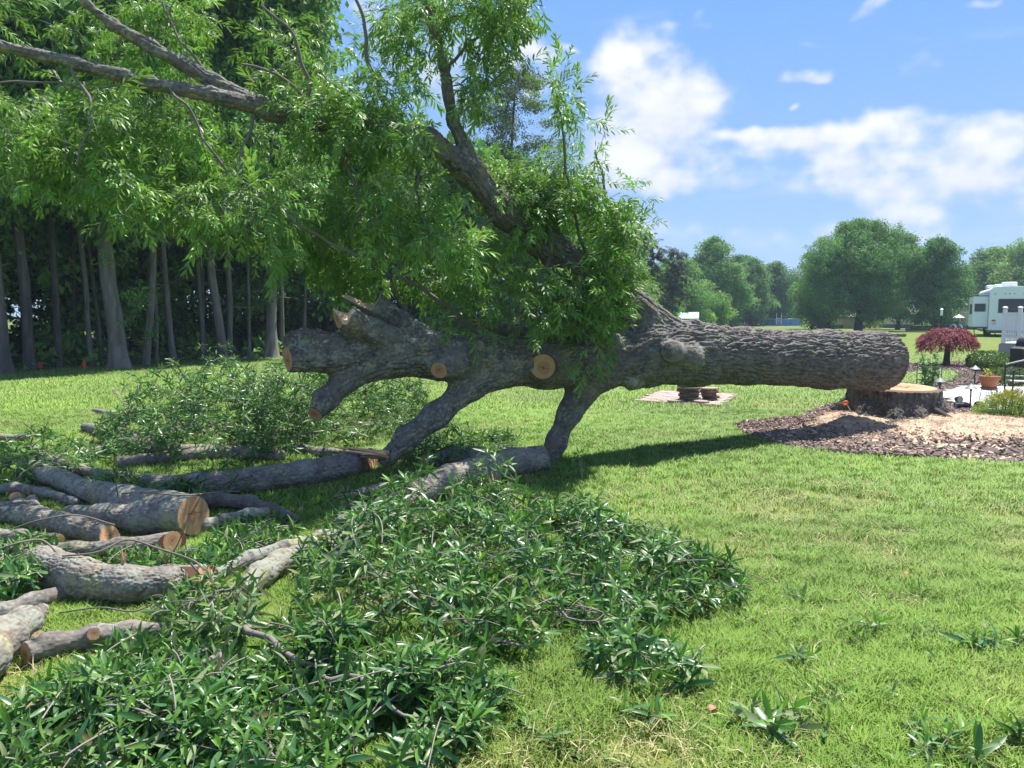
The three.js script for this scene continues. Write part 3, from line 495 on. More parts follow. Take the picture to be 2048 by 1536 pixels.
// the crown that still hangs from the great limb
{
  const R = rng(77), roots = [];
  const line = (...ns) => { for (let i = 0; i + 1 < ns.length; i++) { const a = P(...ns[i]), b = P(...ns[i + 1]); for (let t = 0; t < 1; t += .12) roots.push(a.clone().lerp(b, t)); } };
  line([1180, 556, 8.8], [1090, 488, 8.6], [1010, 425, 8.4], [940, 345, 8.2], [860, 285, 8], [760, 255, 7.8], [650, 245, 7.6], [545, 222, 7.45], [420, 189, 7.2], [300, 166, 7.1], [150, 127, 6.9], [0, 92, 6.7], [-90, 75, 6.6]);
  line([545, 222, 7.45], [430, 165, 7.35], [300, 92, 7.2], [225, 50, 7.1], [170, 5, 7], [140, -50, 6.9]); line([950, 340, 8.2], [905, 240, 8.15], [888, 130, 8.1], [862, 40, 8], [840, -30, 7.95]);
  const minor = [   // bare secondary branches one can see
    [[790, 250, 7.8, 8], [760, 180, 7.75, 6], [735, 110, 7.7, 6], [720, 20, 7.6, 5], [700, -40, 7.5, 4]],
    [[600, 235, 7.5, 7], [620, 180, 7.45, 5], [600, 110, 7.4, 5], [570, 55, 7.3, 4], [520, 10, 7.2, 4]],
    [[640, 245, 7.5, 6], [560, 150, 7.2, 4], [480, 130, 7.0, 3]],
    [[330, 168, 7.1, 4], [370, 210, 7.0, 4], [410, 270, 6.95, 4], [440, 330, 6.95, 4], [495, 365, 6.95, 4], [560, 412, 7.0, 5], [620, 462, 7.1, 5], [675, 492, 7.2, 5], [726, 514, 7.25, 5]],
    [[250, 172, 7.05, 4], [160, 172, 6.9, 3], [60, 164, 6.8, 3], [-30, 166, 6.7, 3]],
    [[1000, 430, 8.4, 7], [930, 470, 8.0, 5], [860, 500, 7.8, 4], [800, 560, 7.7, 3]],
    [[798, 553, 8.1, 5], [850, 582, 8.2, 6], [905, 622, 8.3, 6], [950, 665, 8.4, 7]],
    [[1190, 560, 8.8, 7], [1160, 480, 8.6, 5], [1140, 380, 8.5, 5], [1125, 280, 8.45, 4], [1115, 190, 8.4, 3]],
    [[1230, 590, 8.9, 6], [1230, 500, 8.8, 5], [1215, 400, 8.7, 4], [1190, 300, 8.6, 3]],
    [[1230, 590, 8.9, 6], [1255, 520, 8.8, 4], [1275, 460, 8.7, 3]],
    [[888, 130, 8.1, 5], [940, 90, 8.2, 4], [1000, 40, 8.2, 3], [1050, 5, 8.2, 3]],
    [[905, 240, 8.15, 4], [960, 190, 8.3, 3], [1020, 130, 8.4, 3]],
    [[430, 168, 7.3, 5], [350, 60, 7.4, 3], [330, 0, 7.4, 3]],
    [[700, 250, 7.7, 6], [690, 320, 7.5, 5], [720, 400, 7.4, 4], [700, 480, 7.4, 3]],
    [[860, 290, 8, 6], [830, 380, 7.8, 5], [850, 460, 7.7, 4], [820, 540, 7.7, 3]],
    [[1100, 495, 8.6, 7], [1090, 580, 8.2, 5], [1130, 640, 8.1, 4], [1190, 690, 8.1, 3]],
    [[520, 220, 7.4, 5], [480, 320, 7.1, 4], [500, 430, 7.0, 3]],
    [[150, 128, 6.9, 5], [180, 230, 6.7, 4], [150, 330, 6.6, 3]],
  ];
  for (const m of minor) {
    const gs = []; const q = m.map(n => pr(...n)), cv = new THREE.CatmullRomCurve3(q.map(e => e[0])), N = q.length * 6, pts = cv.getPoints(N).map(p => p.add(V(noise(p.x * 4, p.y * 4, 1), noise(p.x * 4, p.y * 4, 5), noise(p.x * 4, p.y * 4, 9)).multiplyScalar(.05))); for (let i = 0; i < N; i++) { const u = i / N * (q.length - 1), k = Math.min(q.length - 2, Math.floor(u)), ra = lerp(q[k][1], q[k + 1][1], u - k) * .7; gs.push(bar(pts[i], pts[i + 1], ra, 6, ra * .98)); roots.push(pts[i]); }
    part('branch', bare(gs), std(.15, .135, .12, .95), tree);
  }
  const targets = [], fresh = [];
  const fill = (poly, n, z0, z1, zs = 0) => { let x0 = 1e9, x1 = -1e9, y0 = 1e9, y1 = -1e9; for (const [x, y] of poly) { x0 = Math.min(x0, x); x1 = Math.max(x1, x); y0 = Math.min(y0, y); y1 = Math.max(y1, y); } let k = 0, tr = 0; while (k < n && tr++ < n * 60) { const x = lerp(x0, x1, R()), y = lerp(y0, y1, R()); if (!inPoly(x, y, poly)) continue; const d = lerp(z0, z1, R()) + zs * (x - 600) / 600; if (noise(x * .009, y * .009, d * .55) < .09 - .14 * R()) continue; targets.push(P(x, y, d)); k++; } };
  // right curtain
  fill([[1112, 170], [1125, 185], [1150, 300], [1200, 340], [1228, 430], [1265, 455], [1245, 520], [1235, 600], [1205, 670], [1190, 690], [1150, 660], [1090, 650], [1010, 640], [960, 620], [930, 560], [960, 480], [1000, 400], [1060, 380], [1100, 300]], 270, 7.7, 9.3);
  fill([[960, 480], [940, 520], [800, 490], [700, 480], [620, 490], [620, 430], [700, 380], [820, 360], [900, 400], [980, 440]], 120, 6.9, 8.7);
  fill([[1000, 630], [900, 640], [820, 590], [740, 560], [660, 580], [620, 520], [640, 470], [700, 470], [820, 470], [940, 500], [1000, 520]], 70, 8.4, 9.2);
  fill([[640, 470], [720, 540], [690, 610], [650, 590], [625, 520]], 30, 8.3, 8.8);
  // top, behind and in front of the limb
  fill([[-60, -40], [1040, -40], [1060, 5], [1020, 60], [1000, 110], [960, 150], [955, 230], [940, 330], [860, 400], [700, 420], [640, 440], [560, 380], [300, 330], [150, 300], [-60, 240]], 360, 7.3, 9.4);
  fill([[580, 200], [700, 210], [840, 250], [850, 300], [740, 300], [600, 280]], 60, 6.9, 7.6);
  fill([[-60, 180], [200, 200], [300, 250], [450, 280], [560, 380], [590, 470], [555, 530], [480, 470], [400, 470], [330, 430], [230, 440], [150, 400], [40, 360], [-60, 330]], 300, 6.3, 8.2);
  fill([[900, 200], [990, 280], [1080, 300], [1130, 420], [1000, 420], [930, 330]], 110, 8, 9.3);
  fill([[860, -40], [1050, -40], [1050, 20], [1010, 110], [960, 200], [900, 240], [860, 120]], 90, 7.5, 8.6);
  fill([[1130, 170], [1230, 330], [1270, 450], [1250, 560], [1215, 680], [1120, 660], [1090, 480], [1100, 300]], 90, 7.9, 8.7);
  for (const [a, b, d] of [[1112, 140, 8.4], [1118, 165, 8.4], [1280, 440, 8.7], [1292, 447, 8.7], [1262, 470, 8.7], [1240, 385, 8.6], [1210, 265, 8.6], [1190, 240, 8.5], [1160, 235, 8.5], [1062, 2, 8.2], [1045, 25, 8.2], [1030, 90, 8.3], [1035, 120, 8.3], [1252, 560, 8.8], [1232, 650, 8.3], [1207, 705, 8.1], [1185, 722, 8.1], [1165, 705, 8.0], [900, 655, 8], [960, 655, 8]]) targets.push(P(a, b, d));
  const gr = grow(roots, targets, { seed: 4, step: .2, tip: .0026, rmax: .022, arch: .06 });
  part('twigs', gr.geometry, std(.16, .15, .13, .9), tree).userData.kind = 'stuff';
  const sets = [[], [], []], cols = [[], [], []];
  for (const t of gr.tips) { const tone = .62 + .62 * R(); for (let k = 0; k < 4; k++) {
    const d = t.d.clone().multiplyScalar(.7).add(rdir(R).multiplyScalar(.8)); d.y -= .22; const p = t.p.clone().add(rdir(R).multiplyScalar(k ? .15 : .02)); const v = Math.floor(R() * 3);
    sets[v].push(leafMatrix(p, d, V(0, 1, 0).add(rdir(R).multiplyScalar(.5)), .75 + R() * .45)); const w = tone * (.8 + R() * .4), y = R() * .5; cols[v].push(new THREE.Color().setRGB(w * (1 + y * .5), w, w * (1 - y * .3)));
  } }
  for (const n of gr.nodes) if (n.par >= 0 && !gr.nodes[n.par].root && R() < .55) { const v = Math.floor(R() * 3), d = rdir(R); d.y = d.y * .5 - .1; sets[v].push(leafMatrix(n.p, d, V(0, 1, 0).add(rdir(R).multiplyScalar(.5)), .6 + R() * .4)); const w = .7 + R() * .5; cols[v].push(new THREE.Color().setRGB(w * 1.1, w, w * .9)); }
  sets.forEach((s, i) => instanced('foliage', sprayGeo([.2, .24, .17][i], [11, 13, 9][i], .092, 50 + i), canopyMat, s, tree, cols[i]));
  console.log('canopy sprays', sets.map(s => s.length).join());
}
// ---------------------------------------------------------------- the stump
{
  const t = thing('tree_stump', 'broad low stump with black furrowed bark and pale fresh cut top amid sawdust', 'stump', V(0, 0, 0));
  const s = STUMP, top = .47, bs = [...chain([[V(s.x, -.15, s.z), .78], [V(s.x, .12, s.z), .66], [V(s.x, top, s.z), .60]], 'trunk', { cut1: V(.02, 1, .03), bark: 1.1, lichen: .2, k: .12 })];
  bs[0].cuts.push(bs[1].cuts[0]);
  const R = rng(9); for (let i = 0; i < 10; i++) { const a = i / 10 * 6.28 + R() * .4, dx = Math.cos(a), dz = Math.sin(a), L = .88 + R() * .22; bs.push(...chain([[V(s.x + dx * .48, .27, s.z + dz * .48), .12], [V(s.x + dx * .68, .1, s.z + dz * .68), .12], [V(s.x + dx * L, -.06, s.z + dz * L), .09]], 'root', { bark: 1.1, lichen: .2, k: .16 })); }
  const m = wood(bs, { cell: .0145, parent: t, amp: .036, spacing: .055, stretch: .2, seed: 7, tint: [.085, .078, .072], lump: .8, woodTone: 0 });
  // sliver of hinge wood standing on the sawn top, and a narrow stake leaning at the front
  part('hinge_wood', bare([bar(V(s.x - .05, top - .02, s.z + .22), V(s.x + .15, top + .045, s.z + .2), .025, 5, .004), bar(V(s.x + .1, top - .02, s.z + .3), V(s.x + .32, top + .02, s.z + .28), .02, 5, .004)]), splinterMat, t);
}
// ---------------------------------------------------------------- sawn logs and branches lying in front of the tree
const LOGS = [];
function log(name, label, chains, o = {}) {   // chains: [nodes [px, py, radius in px, extra height], options]; each node rests on the ground below its lower edge
  const t = thing(name, label, o.category || 'log', V(0, 0, 0), 0, o.group);
  const pt = ([px, py, r, up, ref]) => { const g = ref ? G(ref[0], ref[1] + ref[2] * .92) : G(px, py + r * .92), d = -g.z; const p = P(px, py, up ? d + up : d); return [p, r * d / F]; };
  const bones = chains.flatMap(([ns, part, oo]) => chain(ns.map(pt), part, { k: .05, ...oo }));
  wood(bones, { cell: o.cell || .0072, parent: t, amp: o.amp ?? .008, spacing: o.spacing ?? .021, stretch: o.stretch ?? .22, seed: LOGS.length * 3.7 + 1, tint: (o.tint || [.185, .165, .15]).map(q => q * .92), lump: o.lump ?? .5, woodTone: o.tone || 0 });
  LOGS.push(t); return t;
}
const up = V(0, 1, 0);
log('log', 'long grey log with rough bark running back under the torn prop branch', [[[[188, 952, 17], [290, 972, 22], [400, 971, 25], [513, 960, 25], [612, 946, 26], [698, 929, 24], [742, 917, 21]], 'bark', { cut0: V(-1, .25, .3), cut1: V(.9, .25, .1), bark: 1.1, lichen: .35 }]], { amp: .010, spacing: .026, cell: .0085 });
log('log', 'thick forked log with its big pale sawn face turned to the right', [
  [[[38, 930, 19], [105, 953, 19], [175, 981, 22], [255, 1003, 32], [330, 1021, 38], [388, 1031, 41]], 'bark', { cut0: V(-.8, .3, .4), cut1: V(.9, .12, .42), bark: .7, lichen: .75 }],
  [[[140, 1024, 14], [205, 1034, 22], [285, 1037, 30], [340, 1030, 36]], 'branch', { bark: .7, lichen: .6, k: .09 }],
  [[[340, 1000, 18], [318, 988, 13]], 'branch_stub', { cut1: V(-.3, .9, .2), bark: .5, lichen: .7 }]], { amp: .007, spacing: .02, tone: 2, lump: .8 });
log('branch', 'curved dark branch reaching right from behind the forked log', [[[[400, 1004, 14], [445, 1001, 15], [500, 1006, 14], [545, 1020, 13], [590, 1040, 10]], 'bark', { bark: .6, lichen: .2 }]], { category: 'branch', tint: [.12, .105, .095] });
log('log', 'log with two sawn stubs, its oval cut end below the forked log', [
  [[[-40, 1015, 17], [10, 1025, 20], [80, 1036, 22], [150, 1054, 23], [220, 1073, 23]], 'bark', { cut1: V(.8, .4, .45), bark: .7, lichen: .5 }],
  [[[42, 1024, 16], [34, 1004, 13], [30, 993, 12]], 'branch_stub', { cut1: V(.1, .8, .6), bark: .4, lichen: .3 }],
  [[[68, 1020, 13], [64, 1000, 11], [62, 985, 9]], 'branch_stub#2', { cut1: V(.9, .2, .3), bark: .4, lichen: .5 }]], { tint: [.17, .15, .125] });
log('log', 'dark log half hidden by twigs, its round tan cut end facing the camera', [[[[-40, 1092, 16], [60, 1103, 17], [150, 1103, 18], [240, 1097, 19], [345, 1083, 21]], 'bark', { cut1: V(.85, .12, .5), bark: .6, lichen: .35 }]], { tint: [.13, .115, .105], tone: 1 });
log('log', 'fat crooked log with mossy underside and a broken twig on top', [
  [[[40, 1112, 27], [95, 1132, 37], [170, 1158, 38], [255, 1169, 37], [340, 1164, 30], [412, 1151, 21]], 'bark', { cut1: V(.86, .42, .3), bark: 1, lichen: .55 }],
  [[[258, 1150, 12], [250, 1132, 8], [246, 1122, 5]], 'branch_stub', { bark: .4, lichen: .2 }]], { amp: .009, spacing: .018, lump: .8, tint: [.19, .165, .14], tone: 2 });
log('log', 'pale lichen-covered log running right beneath the leaves', [[[[425, 1150, 13], [500, 1119, 15], [570, 1099, 17], [640, 1080, 18], [740, 1060, 16]], 'bark', { cut0: true, bark: .6, lichen: .7 }]], { tint: [.17, .155, .14] });
log('log', 'yellowish lichen-crusted log lying under the big leafy bough', [[[[484, 1186, 23], [520, 1152, 25], [562, 1124, 24], [650, 1092, 22], [760, 1066, 19], [868, 1046, 17]], 'bark', { cut0: V(-.6, .1, .7), bark: .6, lichen: .7 }]], { tint: [.18, .16, .115] });
log('log', 'short pale log in front with a sawn knot on top and one cut end', [
  [[[50, 1308, 22], [105, 1290, 22], [185, 1274, 23], [262, 1267, 22], [336, 1264, 19]], 'bark', { cut0: V(-.55, .08, .83), bark: .7, lichen: .5 }],
  [[[186, 1274, 15, -.01, [185, 1274, 23]], [187, 1270, 14, -.05, [185, 1274, 23]], [188, 1268, 13.5, -.085, [185, 1274, 23]]], 'branch_stub', { cut1: V(.05, .45, .9), bark: .3, lichen: .4, k: .02 }],
  [[[86, 1290, 11, -.01, [90, 1294, 22]], [80, 1278, 9, -.02, [90, 1294, 22]], [75, 1268, 8, -.03, [90, 1294, 22]]], 'branch_stub#2', { cut1: V(-.3, .8, .5), bark: .3, lichen: .5, k: .03 }]], { cell: .0058, amp: .006, spacing: .016, tint: [.17, .15, .13], tone: 1 });
log('branch', 'smooth light grey branch at the left edge, upper of two', [[[[-60, 1245, 17], [0, 1226, 17], [60, 1206, 17], [135, 1184, 15]], 'bark', { bark: .5, lichen: .45 }]], { category: 'branch', tint: [.16, .145, .13], amp: .006 });
log('log', 'thick whitish log end at the left edge of the lawn', [[[[-90, 1370, 44], [-40, 1320, 42], [5, 1278, 36], [48, 1244, 25], [82, 1222, 16]], 'bark', { bark: .6, lichen: .6, k: .1 }]], { tint: [.165, .15, .135], amp: .008 });
log('branch', 'grey branch tucked in shade beneath the crooked log', [[[[-50, 1192, 15], [20, 1176, 16], [95, 1168, 15]], 'bark', { bark: .3, lichen: .6 }]], { category: 'branch', tint: [.2, .18, .165] });
log('log', 'log with its end against the foot of the right prop branch', [
  [[[1092, 915, 25], [1025, 925, 28], [962, 937, 28], [900, 957, 27], [840, 985, 26], [770, 1018, 24], [690, 1050, 22]], 'bark', { cut0: V(.9, .25, -.2), bark: .9, lichen: .4 }],
  [[[972, 942, 22, -.05, [962, 937, 28]], [982, 956, 18, -.16, [962, 937, 28]], [986, 962, 17, -.22, [962, 937, 28]]], 'branch_stub', { cut1: V(.2, -.35, .9), bark: .4, lichen: .3, k: .05 }]], { amp: .010, spacing: .024, cell: .0085 });
log('log', 'short split log lying behind the log at the right prop', [[[[958, 906, 14], [900, 912, 15], [845, 926, 14]], 'bark', { cut0: true, cut1: true, bark: .9, lichen: .6 }]], { cell: .0085 });
log('log', 'small chunk of log with a pale cut face near the bottom left leaves', [[[[440, 1318, 20], [398, 1300, 15]], 'bark', { cut1: V(-.5, .3, .8), bark: .4, lichen: .3 }]], { tone: 1 });
log('log', 'thin pale log lying in the leaves below the torn prop', [[[[690, 998, 11], [728, 986, 11], [766, 973, 10]], 'bark', { cut0: true, cut1: true, bark: .4, lichen: .5 }]], { tint: [.2, .175, .15] });
log('log', 'small log cut off at the far left on the open lawn', [[[[-50, 878, 9], [0, 876, 8], [64, 875, 7]], 'bark', { cut1: true, bark: .4, lichen: .6 }]], { cell: .0095, tint: [.19, .165, .14] });
log('branch', 'thin curved branch lying above the forked log', [[[[60, 893, 7], [85, 912, 9], [118, 927, 10], [160, 940, 11], [200, 950, 11]], 'bark', { cut0: true, bark: .4, lichen: .3 }]], { category: 'branch', tint: [.15, .13, .11] });
log('branch', 'thick dark branch end poking left from the far leaf heap', [[[[170, 854, 9], [215, 866, 12], [262, 884, 17], [330, 900, 15], [400, 902, 13]], 'bark', { cut0: true, bark: .6, lichen: .4 }], [[[262, 884, 12], [220, 893, 10], [180, 905, 8], [165, 918, 6]], 'branch_fork', { bark: .5, lichen: .4 }]], { category: 'branch', cell: .0095, tint: [.15, .135, .125] });
log('branch', 'slim branch with cut tip just above the far leaf heap', [[[[188, 821, 5, .1], [225, 828, 6], [270, 836, 7], [340, 850, 8], [420, 862, 7]], 'bark', { cut0: true, bark: .3, lichen: .5 }]], { category: 'branch', cell: .0095, tint: [.2, .18, .16] });
log('branch', 'thin twig raised out of the far leaf heap at its left end', [[[[213, 770, 4, .9], [232, 786, 5, .8], [250, 808, 5, .6], [285, 845, 6]], 'bark', { bark: .3, lichen: .4 }], [[[216, 775, 3, .9], [220, 800, 2.5, .9], [223, 818, 2, .9]], 'side_twig', { bark: .2, lichen: .3 }]], { category: 'branch', cell: .0085, tint: [.18, .16, .14] });
log('log', 'grey log lying low beneath the far leaf heap', [[[[232, 925, 11], [330, 914, 11], [420, 905, 13], [500, 905, 14], [560, 910, 12]], 'bark', { cut0: true, bark: .6, lichen: .5 }]], { cell: .0095 });
log('branch', 'knobbly dark branch at the right of the far leaf heap', [[[[575, 890, 8], [605, 899, 10], [640, 905, 10], [690, 905, 9]], 'bark', { bark: .5, lichen: .6 }]], { category: 'branch', cell: .0095, tint: [.13, .115, .11] });
log('log', 'short log wedged between the two-stub log and the dark log', [[[[-40, 1068, 13], [40, 1074, 14], [120, 1080, 13]], 'bark', { cut1: V(.9, .2, .3), bark: .6, lichen: .6 }]], {});
log('branch', 'mottled branch slanting behind the big sawn face', [[[[415, 1050, 13], [450, 1042, 13], [500, 1030, 12], [560, 1022, 10]], 'bark', { bark: .4, lichen: .8 }]], { category: 'branch' });
log('branch', 'bent branch crossing behind the two-stub log at the far left', [[[[-40, 985, 9], [30, 975, 10], [90, 985, 10], [150, 1004, 9]], 'bark', { bark: .4, lichen: .6 }]], { category: 'branch' });
log('branch', 'dark thin branch poking from beneath the crooked log end', [[[[255, 1128, 7], [300, 1122, 8], [360, 1126, 8], [400, 1132, 7]], 'bark', { bark: .4, lichen: .3 }]], { category: 'branch', tint: [.13, .115, .1] });
// a broken upright splinter on the crooked log and loose thin twigs over the heap
{
  const t = thing('broken_twig', 'orange splintered twig standing up from the crooked log', 'twig', V(0, 0, 0)); const a = P(246, 1128, -G(246, 1200).z);
  part('splinter', bare([bar(a, a.clone().add(V(.0, .10, .01)), .011, 5, .002), bar(a, a.clone().add(V(.035, .06, .02)), .009, 5, .002), bar(a, a.clone().add(V(.012, .075, -.01)), .008, 5, .002)]), std(.5, .3, .17, .9), t);
  const R = rng(70);
  const twig = (label, pts, r) => { const g = new THREE.TubeGeometry(new THREE.CatmullRomCurve3(pts.map(([x, y, u]) => { const q = G(x, y, u); return q; })), 28, r, 5); const o = thing('twig', label, 'twig', V(0, 0, 0)); part('stem', g, std(.15, .13, .11, .9), o); };
  twig('long bent twig lying across the dark log toward its cut end', [[125, 1112, .22], [200, 1103, .26], [250, 1080, .3], [320, 1098, .27], [380, 1118, .2], [410, 1140, .22]], .006);
  twig('thin twig curving from the left edge over the log heap', [[-20, 1105, .22], [40, 1085, .26], [80, 1080, .25], [120, 1110, .2]], .007);
  twig('slim bare twig arching over the grass beside the big sawn face', [[420, 1130, .05], [470, 1090, .12], [520, 1060, .2], [545, 1040, .28]], .004);
  twig('grey twig sprawling over the two-stub log toward the forked log', [[20, 1060, .2], [80, 1040, .3], [150, 1030, .32], [230, 1050, .25]], .005);
  twig('crooked twig lying between the forked log and the long log', [[210, 990, .12], [290, 985, .3], [360, 990, .34], [440, 985, .2]], .006);
  twig('twig leaning against the long log at its left bend', [[240, 1010, .05], [232, 970, .35], [228, 940, .55]], .005);
  twig('dark twig resting on the grass under the crooked log', [[120, 1225, .03], [200, 1215, .05], [270, 1222, .04], [310, 1205, .06]], .005);
  twig('reddish twig leaning over the dark log cut end', [[330, 1130, .05], [352, 1095, .2], [372, 1050, .35]], .004);
  twig('pale bare twig standing up between the crooked log and the pale log', [[405, 1180, .1], [400, 1150, .25], [380, 1125, .32]], .006);
}
// ---------------------------------------------------------------- cut leafy boughs
const leafVar = [leafGeo(.112, .022, { droop: .26, fold: .3, segs: 5 }), leafGeo(.098, .02, { droop: .45, fold: .4, segs: 5 }), leafGeo(.12, .023, { droop: .14, fold: .25, wave: .025, segs: 5 })];
const whorlTips = (R, t, n, L, out) => {     // a rosette of leaves round a twig tip: outer ones spread, inner ones stand up
  const ax = t.d.clone().multiplyScalar(.55).add(V(0, .42, 0)).add(rdir(R).multiplyScalar(.5)).normalize(), e1 = (Math.abs(ax.y) < .9 ? V(0, 1, 0) : V(1, 0, 0)).cross(ax).normalize(), e2 = ax.clone().cross(e1), a0 = R() * 6.3;
  for (let i = 0; i < n; i++) {
    const young = i >= n - 3, a = a0 + i * 2.4, open = young ? .4 + R() * .25 : 1.15 + R() * .55, d = ax.clone().multiplyScalar(Math.cos(open)).addScaledVector(e1, Math.sin(open) * Math.cos(a)).addScaledVector(e2, Math.sin(open) * Math.sin(a));
    out.push({ p: t.p.clone().addScaledVector(ax, (i / n - .6) * .05), d, up: ax.clone().add(rdir(R).multiplyScalar(.25)), s: L * (young ? .62 + R() * .2 : .75 + R() * .45), young });
  }
};
function bough(label, stems, n, o) {
  // stems: rows of [px, py, height above the ground, radius in m]; n twig tips are spread over o.area (outline on the ground, in photo pixels) under the height o.h
  const t = thing('cut_bough', label, 'bough', V(0, 0, 0)), R = rng(o.seed), roots = [];
  for (const st of stems) {
    const cv = new THREE.CatmullRomCurve3(st.map(([x, y, h]) => G(x, y, h * .62))), gs = [], N = st.length * 6, pts = cv.getPoints(N).map((p, i) => p.add(V(noise(p.x * 5, i * .3, 1), .5 * noise(p.z * 5, i * .3, 4), noise(p.x * 5, i * .3, 8)).multiplyScalar(.07)));
    const rad = i => { const u = i / N * (st.length - 1), k = Math.min(st.length - 2, Math.floor(u)); return lerp(st[k][3], st[k + 1][3], u - k) * .6; };
    for (let i = 0; i < N; i++) { gs.push(bar(pts[i], pts[i + 1], rad(i), 7, rad(i + 1))); roots.push(pts[i]); }
    part('branch', bare(gs), std(.17, .15, .135, .95), t);
  }
  const area = pxPoly(o.area), targets = []; let x0 = 1e9, x1 = -1e9, z0 = 1e9, z1 = -1e9; for (const [x, z] of area) { x0 = Math.min(x0, x); x1 = Math.max(x1, x); z0 = Math.min(z0, z); z1 = Math.max(z1, z); }
  let tr = 0; while (targets.length < n && tr++ < n * 80) {
    const x = lerp(x0, x1, R()), z = lerp(z0, z1, R()); if (!inPoly(x, z, area)) continue;
    if (noise(x * 3.1, 6, z * 3.1) < -.34) continue;
    const edge = Math.min(...area.map((a, i) => { const b = area[(i + 1) % area.length], dx = b[0] - a[0], dz = b[1] - a[1], u = clamp(((x - a[0]) * dx + (z - a[1]) * dz) / (dx * dx + dz * dz)); return Math.hypot(x - a[0] - dx * u, z - a[1] - dz * u); }));
    const H = o.h * (.28 + .72 * sstep(0, .55, edge)) * clamp(1 + .9 * noise(x * 2.6, 1, z * 2.6), .35, 1.6); const v = Math.pow(R(), .55);
    const p = V(x, gh(x, z) + .05 + H * v, z); if (targets.some(q => q.distanceToSquared(p) < o.gap * o.gap)) continue; targets.push(p);
  }
  const gr = grow(roots, targets, { seed: o.seed + 1, step: .14, tip: .0019, rmax: .012, arch: .05 });
  part('twigs', gr.geometry, std(.19, .165, .13, .9), t).userData.kind = 'stuff';
  const bt = []; for (let i = 0; i < targets.length * .16; i++) { const q = targets[Math.floor(R() * targets.length)], d = rdir(R); d.y = Math.abs(d.y) * .35; const a = q.clone().addScaledVector(d, -.14), m = q.clone().add(V((R() - .5) * .06, .03 + R() * .05, (R() - .5) * .06)), e = q.clone().addScaledVector(d, .1 + R() * .16); e.y = Math.max(e.y, gh(e.x, e.z) + .02); a.y = Math.max(a.y, .02); bt.push(new THREE.TubeGeometry(new THREE.QuadraticBezierCurve3(a, m, e), 6, .0022 + R() * .002, 5)); } part('bare_twigs', bare(bt), std(.24, .21, .18, .9), t).userData.kind = 'stuff';
  const L = []; for (const q of gr.tips) whorlTips(R, q, o.leaves ?? 8, o.size ?? 1, L);
  for (const nd of gr.nodes) if (nd.par >= 0 && !gr.nodes[nd.par].root && R() < (o.side ?? .7)) for (let k = 0; k < 2; k++) { const d = rdir(R); d.y = Math.abs(d.y) * .5; L.push({ p: nd.p.clone(), d, up: V(0, 1, 0).add(rdir(R).multiplyScalar(.5)), s: (.65 + R() * .45) * (o.size ?? 1), young: R() < .12 }); }
  for (const l of L) if (l.p.y + l.d.y * .1 < gh(l.p.x, l.p.z) + .015) l.d.y = Math.max(l.d.y, .05);
  if (o.mats) for (const l of L) l.mat = o.mats(R, l);
  // the leaves that show largest are parts of their own; the rest of them stay together
  L.sort((a, b) => (a.p.distanceTo(camera.position) - 1.3 * a.p.y) - (b.p.distanceTo(camera.position) - 1.3 * b.p.y));
  const single = Math.min(o.single ?? 300, L.length), rest = {};
  const kinds = [leafCool, leafFresh, leafPale, leafLime, leafDeep, leafDry], pick = l => { const u = R(); return l.mat || (l.young ? (u < .6 ? leafFresh : leafLime) : u < .12 ? leafPale : u < .135 ? leafDry : u < .33 ? leafLime : u < .56 ? leafDeep : leafCool); };
  L.forEach((l, i) => {
    const m = leafMatrix(l.p, l.d, l.up, l.s), v = Math.floor(R() * 3), mat = pick(l);
    if (i < single) { const q = part('leaf', leafVar[v], mat, t); q.matrix.copy(m); q.matrix.decompose(q.position, q.quaternion, q.scale); }
    else (rest[v + ':' + kinds.indexOf(mat)] ||= []).push(m);
  });
  for (const [k, ms] of Object.entries(rest)) instanced('leaves', leafVar[+k[0]], kinds[+k.slice(2)], ms, t);
  bough.n = (bough.n || 0) + L.length; return t;
}
bough('big leafy bough heaped in the middle of the foreground', [[[640, 1070, .18, .03], [760, 1150, .2, .024], [900, 1230, .2, .016], [1040, 1300, .14, .009]], [[760, 1150, .2, .016], [880, 1110, .24, .012], [1050, 1120, .2, .008]]], 420, { seed: 101, area: [[600, 1130], [760, 1060], [960, 1060], [1130, 1120], [1180, 1240], [1080, 1330], [900, 1360], [700, 1330], [600, 1250]], h: 0.36, gap: 0.055 });
bough('leafy bough spreading to the right over the open grass', [[[820, 1050, .16, .024], [1000, 1110, .2, .018], [1180, 1160, .18, .011], [1360, 1190, .1, .006]], [[1000, 1110, .2, .012], [1100, 1080, .2, .008], [1250, 1080, .14, .005]], [[1000, 1110, .2, .012], [1150, 1230, .16, .009], [1340, 1290, .08, .005]]], 380, { seed: 111, area: [[960, 1060], [1140, 1040], [1330, 1090], [1500, 1170], [1480, 1220], [1330, 1250], [1350, 1310], [1420, 1380], [1290, 1400], [1160, 1350], [1150, 1200], [1040, 1130]], h: 0.28, gap: 0.055 });
bough('leafy bough at the bottom edge, left of the open grass', [[[480, 1250, .2, .026], [620, 1330, .2, .02], [760, 1400, .18, .013], [900, 1460, .1, .007]], [[620, 1330, .2, .014], [800, 1340, .2, .01], [980, 1380, .1, .006]]], 330, { seed: 121, area: [[560, 1260], [720, 1290], [900, 1330], [1030, 1400], [980, 1450], [920, 1520], [800, 1560], [680, 1540], [600, 1440], [540, 1360]], h: 0.27, gap: 0.055 });
